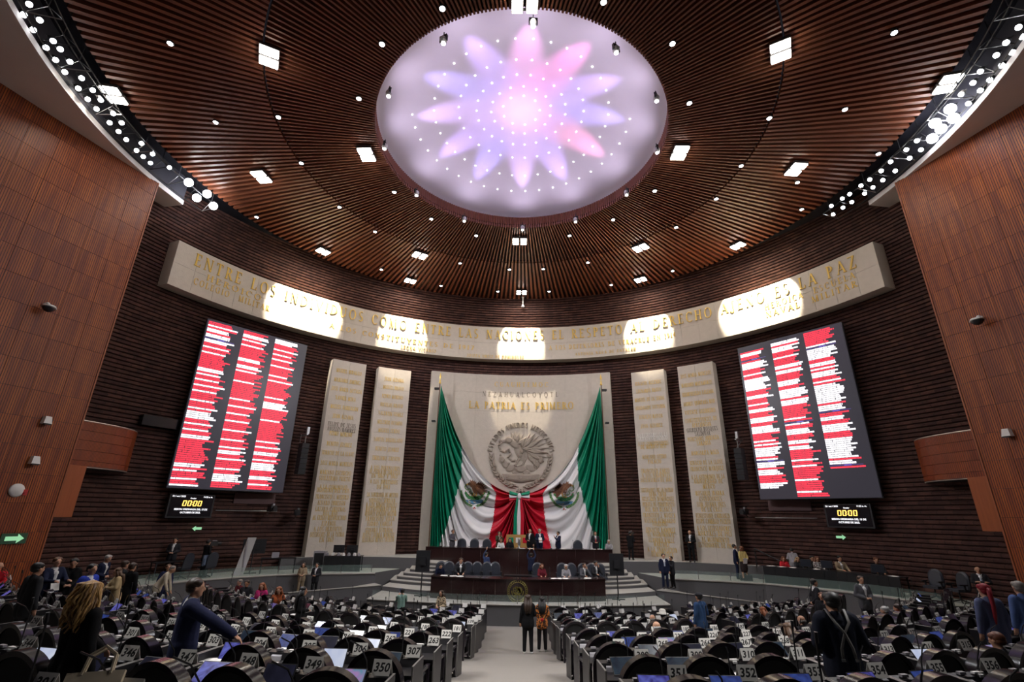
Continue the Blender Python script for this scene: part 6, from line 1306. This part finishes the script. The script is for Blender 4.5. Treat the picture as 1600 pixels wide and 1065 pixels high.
 ('grey-haired man seated in the far right rows', 10.37, 17.0, 0.84, 1.36, 200, 'seat', 'desk', 'desk', 'WHT', 'BLK', 'short', 'SILV', ''),
 ('woman in orange top leaning over the far right desks', 11.55, 17.2, 0.91, 1.39, 200, 'seat', 'desk', 'desk', 'ORNG', 'BLK', 'bun', 'DBR', ''),
 ('brown-haired person seated low behind the man with braces', 6.13, 9.6, 1.55, 1.32, 190, 'seat', 'desk', 'desk', 'CHAR', 'BLK', 'short', 'BRN', 'v14'),
 ('man in grey jacket with reddish hair seated at the near right desks', 7.4, 9.2, 1.65, 1.32, 190, 'seat', 'desk', 'desk', 'GRY', 'BLK', 'short', 'RBR', 'v14'),
 ('dark-haired man seated at the right edge of the rows', 7.84, 8.9, 1.71, 1.26, 200, 'seat', 'desk', 'desk', 'CHAR', 'BLK', 'short', 'BLK', 'v14'),
 ('person in blue-grey suit with a red braid seen from behind on the right', 9.56, 11.11, 1.51, 1.82, 180, 'st', 'down', 'down', 'SLATE', 'SLATE', 'braid', 'CRIM', 'v16'),
 ('grey-haired man in blue suit seen from behind at the right edge', 10.78, 11.68, 1.51, 1.82, 175, 'st', 'down', 'down', 'SLATEB', 'SLATEB', 'short', 'GHR', 'v16')]

def build_people():
    done = []; taken = set()
    for P in PEOPLE:
        P = list(P)
        if P[6] == 'seat':
            best = min((st for st in SEATS if (st['row'], st['s'], st['i']) not in taken), key=lambda st: math.hypot(seat_chair_pos(st, .5)[0] - P[1], (seat_chair_pos(st, .5)[1] - P[2]) * .7))
            taken.add((best['row'], best['s'], best['i'])); x, y = seat_chair_pos(best, .50); P[1], P[2], P[3] = x, y, best['z'] - .02; P[5] = 180 + math.degrees(best['th']) * 1.0 + (P[5] - 180) * .5; P[4] = 1.27
            best['sitter'] = True
        elif P[6] in ('st', 'sit'): NOCHAIR.append((P[1], P[2]))
        done.append(make_person(P))
    finish_people(done)
build_people()

# ================================================================ place the members' seats
def build_seats():
    rnd = random.Random(11)
    rz0 = {}
    for st in SEATS:
        th = st['th']; x, y, z = st['x'], st['y'], st['z']; side = 'left' if st['s'] < 0 else 'right'; far = st['row'] >= 7
        near = st['row'] <= 5
        w_ = f"{ORDN[st['i']]} {side} of aisle, {rowword(st['row'])} row from stage"
        if st['num']: dl = f"black desk {st['num']}, {w_}"; cl = f"black arched chair at desk {st['num']}, {w_}"
        else:
            w0 = f"{ORDN[st['i']]} from the centre aisle, {side} side, {rowword(st['row'])} row from the stage"; dl = f'black desk, {w_}'; cl = f'black arched chair, {w_}'
        d = thing('member_desk', dl, 'desk', (x, y, z), th, f"desks in the row ending {[r for r in ROWS][st['row']][1]}" if st['num'] else f"desks in the {rowword(st['row'])} row")
        # sink the feet slightly into the sloping carpet
        for k in (('worktop', 'console', 'front_panel', 'side_panel', 'side_panel2', 'shelf', 'voting_keypad', 'card_reader') if not far else ('worktop', 'console', 'side_panel', 'side_panel2', 'card_reader')): place(DM[k], k.rstrip('2'), d)
        up_ = rnd.random() < .3 or far and rnd.random() < .6
        m_ = place(DM['microphone_up' if up_ else 'microphone'], 'microphone', d); m_.rotation_euler[2] = 0 if up_ else rnd.uniform(-.12, .12)
        if rnd.random() < (.62 if near else .35) or st['num'] in SCRFIX:
            sc = rnd.choices(range(6), [5, 3, 1, 1.5, 2.5, 6])[0]
            if st['num'] in SCRFIX: sc = SCRFIX[st['num']]
            tb = place(DM['tablet'], 'tablet', d); tb.location = (-.06, .03, .845); tb.rotation_euler = (R(rnd.uniform(38, 62)), 0, rnd.uniform(-.1, .1))
            place(SCRM[sc], 'screen', tb)
        pl = place(DM['plate'], 'number_plate', d); pl.location = (.26, .22, .862); pl.rotation_euler[2] = rnd.uniform(-.06, .06)
        if st['num'] and st['row'] <= 6:
            n_ = place(number_mesh(st['num']), 'number', pl); n_.location = (0, -.0285, .073); n_.rotation_euler = (math.atan2(.15, .055), 0, 0)
        if rnd.random() < .46:
            px, py = -.18 + rnd.uniform(-.1, .25), -.12; c, s = math.cos(th), math.sin(th)
            sheet((x + px * c - py * s, y + px * s + py * c, z + .752), th + rnd.uniform(-.25, .25), f"white paper on the desk {w_}", .3, .21, 'papers left on the desks')
        cx, cy = seat_chair_pos(st, .64)
        if any(math.hypot(cx - a, cy - b) < .48 for a, b in NOCHAIR): continue
        jit = rnd.uniform(-.16, .16) if not st.get('sitter') else 0
        t = thing('member_chair', cl, 'chair', (cx + rnd.uniform(-.05, .05), cy, floor_z(cx, cy) - .02), th + jit, f"chairs in the row ending {ROWS[st['row']][1]}" if st['num'] else f"chairs in the {rowword(st['row'])} row")
        for k, me in CH.items():
            if far and k not in ('back_rim', 'back_pad', 'seat'): continue
            place(me, k.rstrip('2'), t)
SCRFIX = {345: 3, 350: 2, 306: 3, 348: 1, 262: 3, 307: 4, 353: 0, 351: 1, 352: 0, 354: 1, 308: 4, 260: 0, 261: 5, 349: 5, 309: 4}
build_seats()
# tote bag and a bright open tablet at the near left desks
t = thing('tote_bag', 'cream canvas tote bag standing at the near left desks', 'bag', (-3.25, 4.42, 2.93), R(20)); t.rotation_euler[0] = R(-28); b = MB(); b.hexa([(-.19, -.06, 0), (.19, -.06, 0), (.19, .06, 0), (-.19, .06, 0), (-.2, -.02, .36), (.2, -.02, .36), (.2, .02, .36), (-.2, .02, .36)]); b.build('body', mat('canvas', (.55, .47, .34), .9, noise=.15), t)
for s in (-1, 1): b = MB(); b.tube([(-.1, s * .02, .34), (-.09, s * .025, .48), (0, s * .03, .54), (.09, s * .025, .48), (.1, s * .02, .34)], .012, 5); b.build('handle', mat('canvas', 0), t)
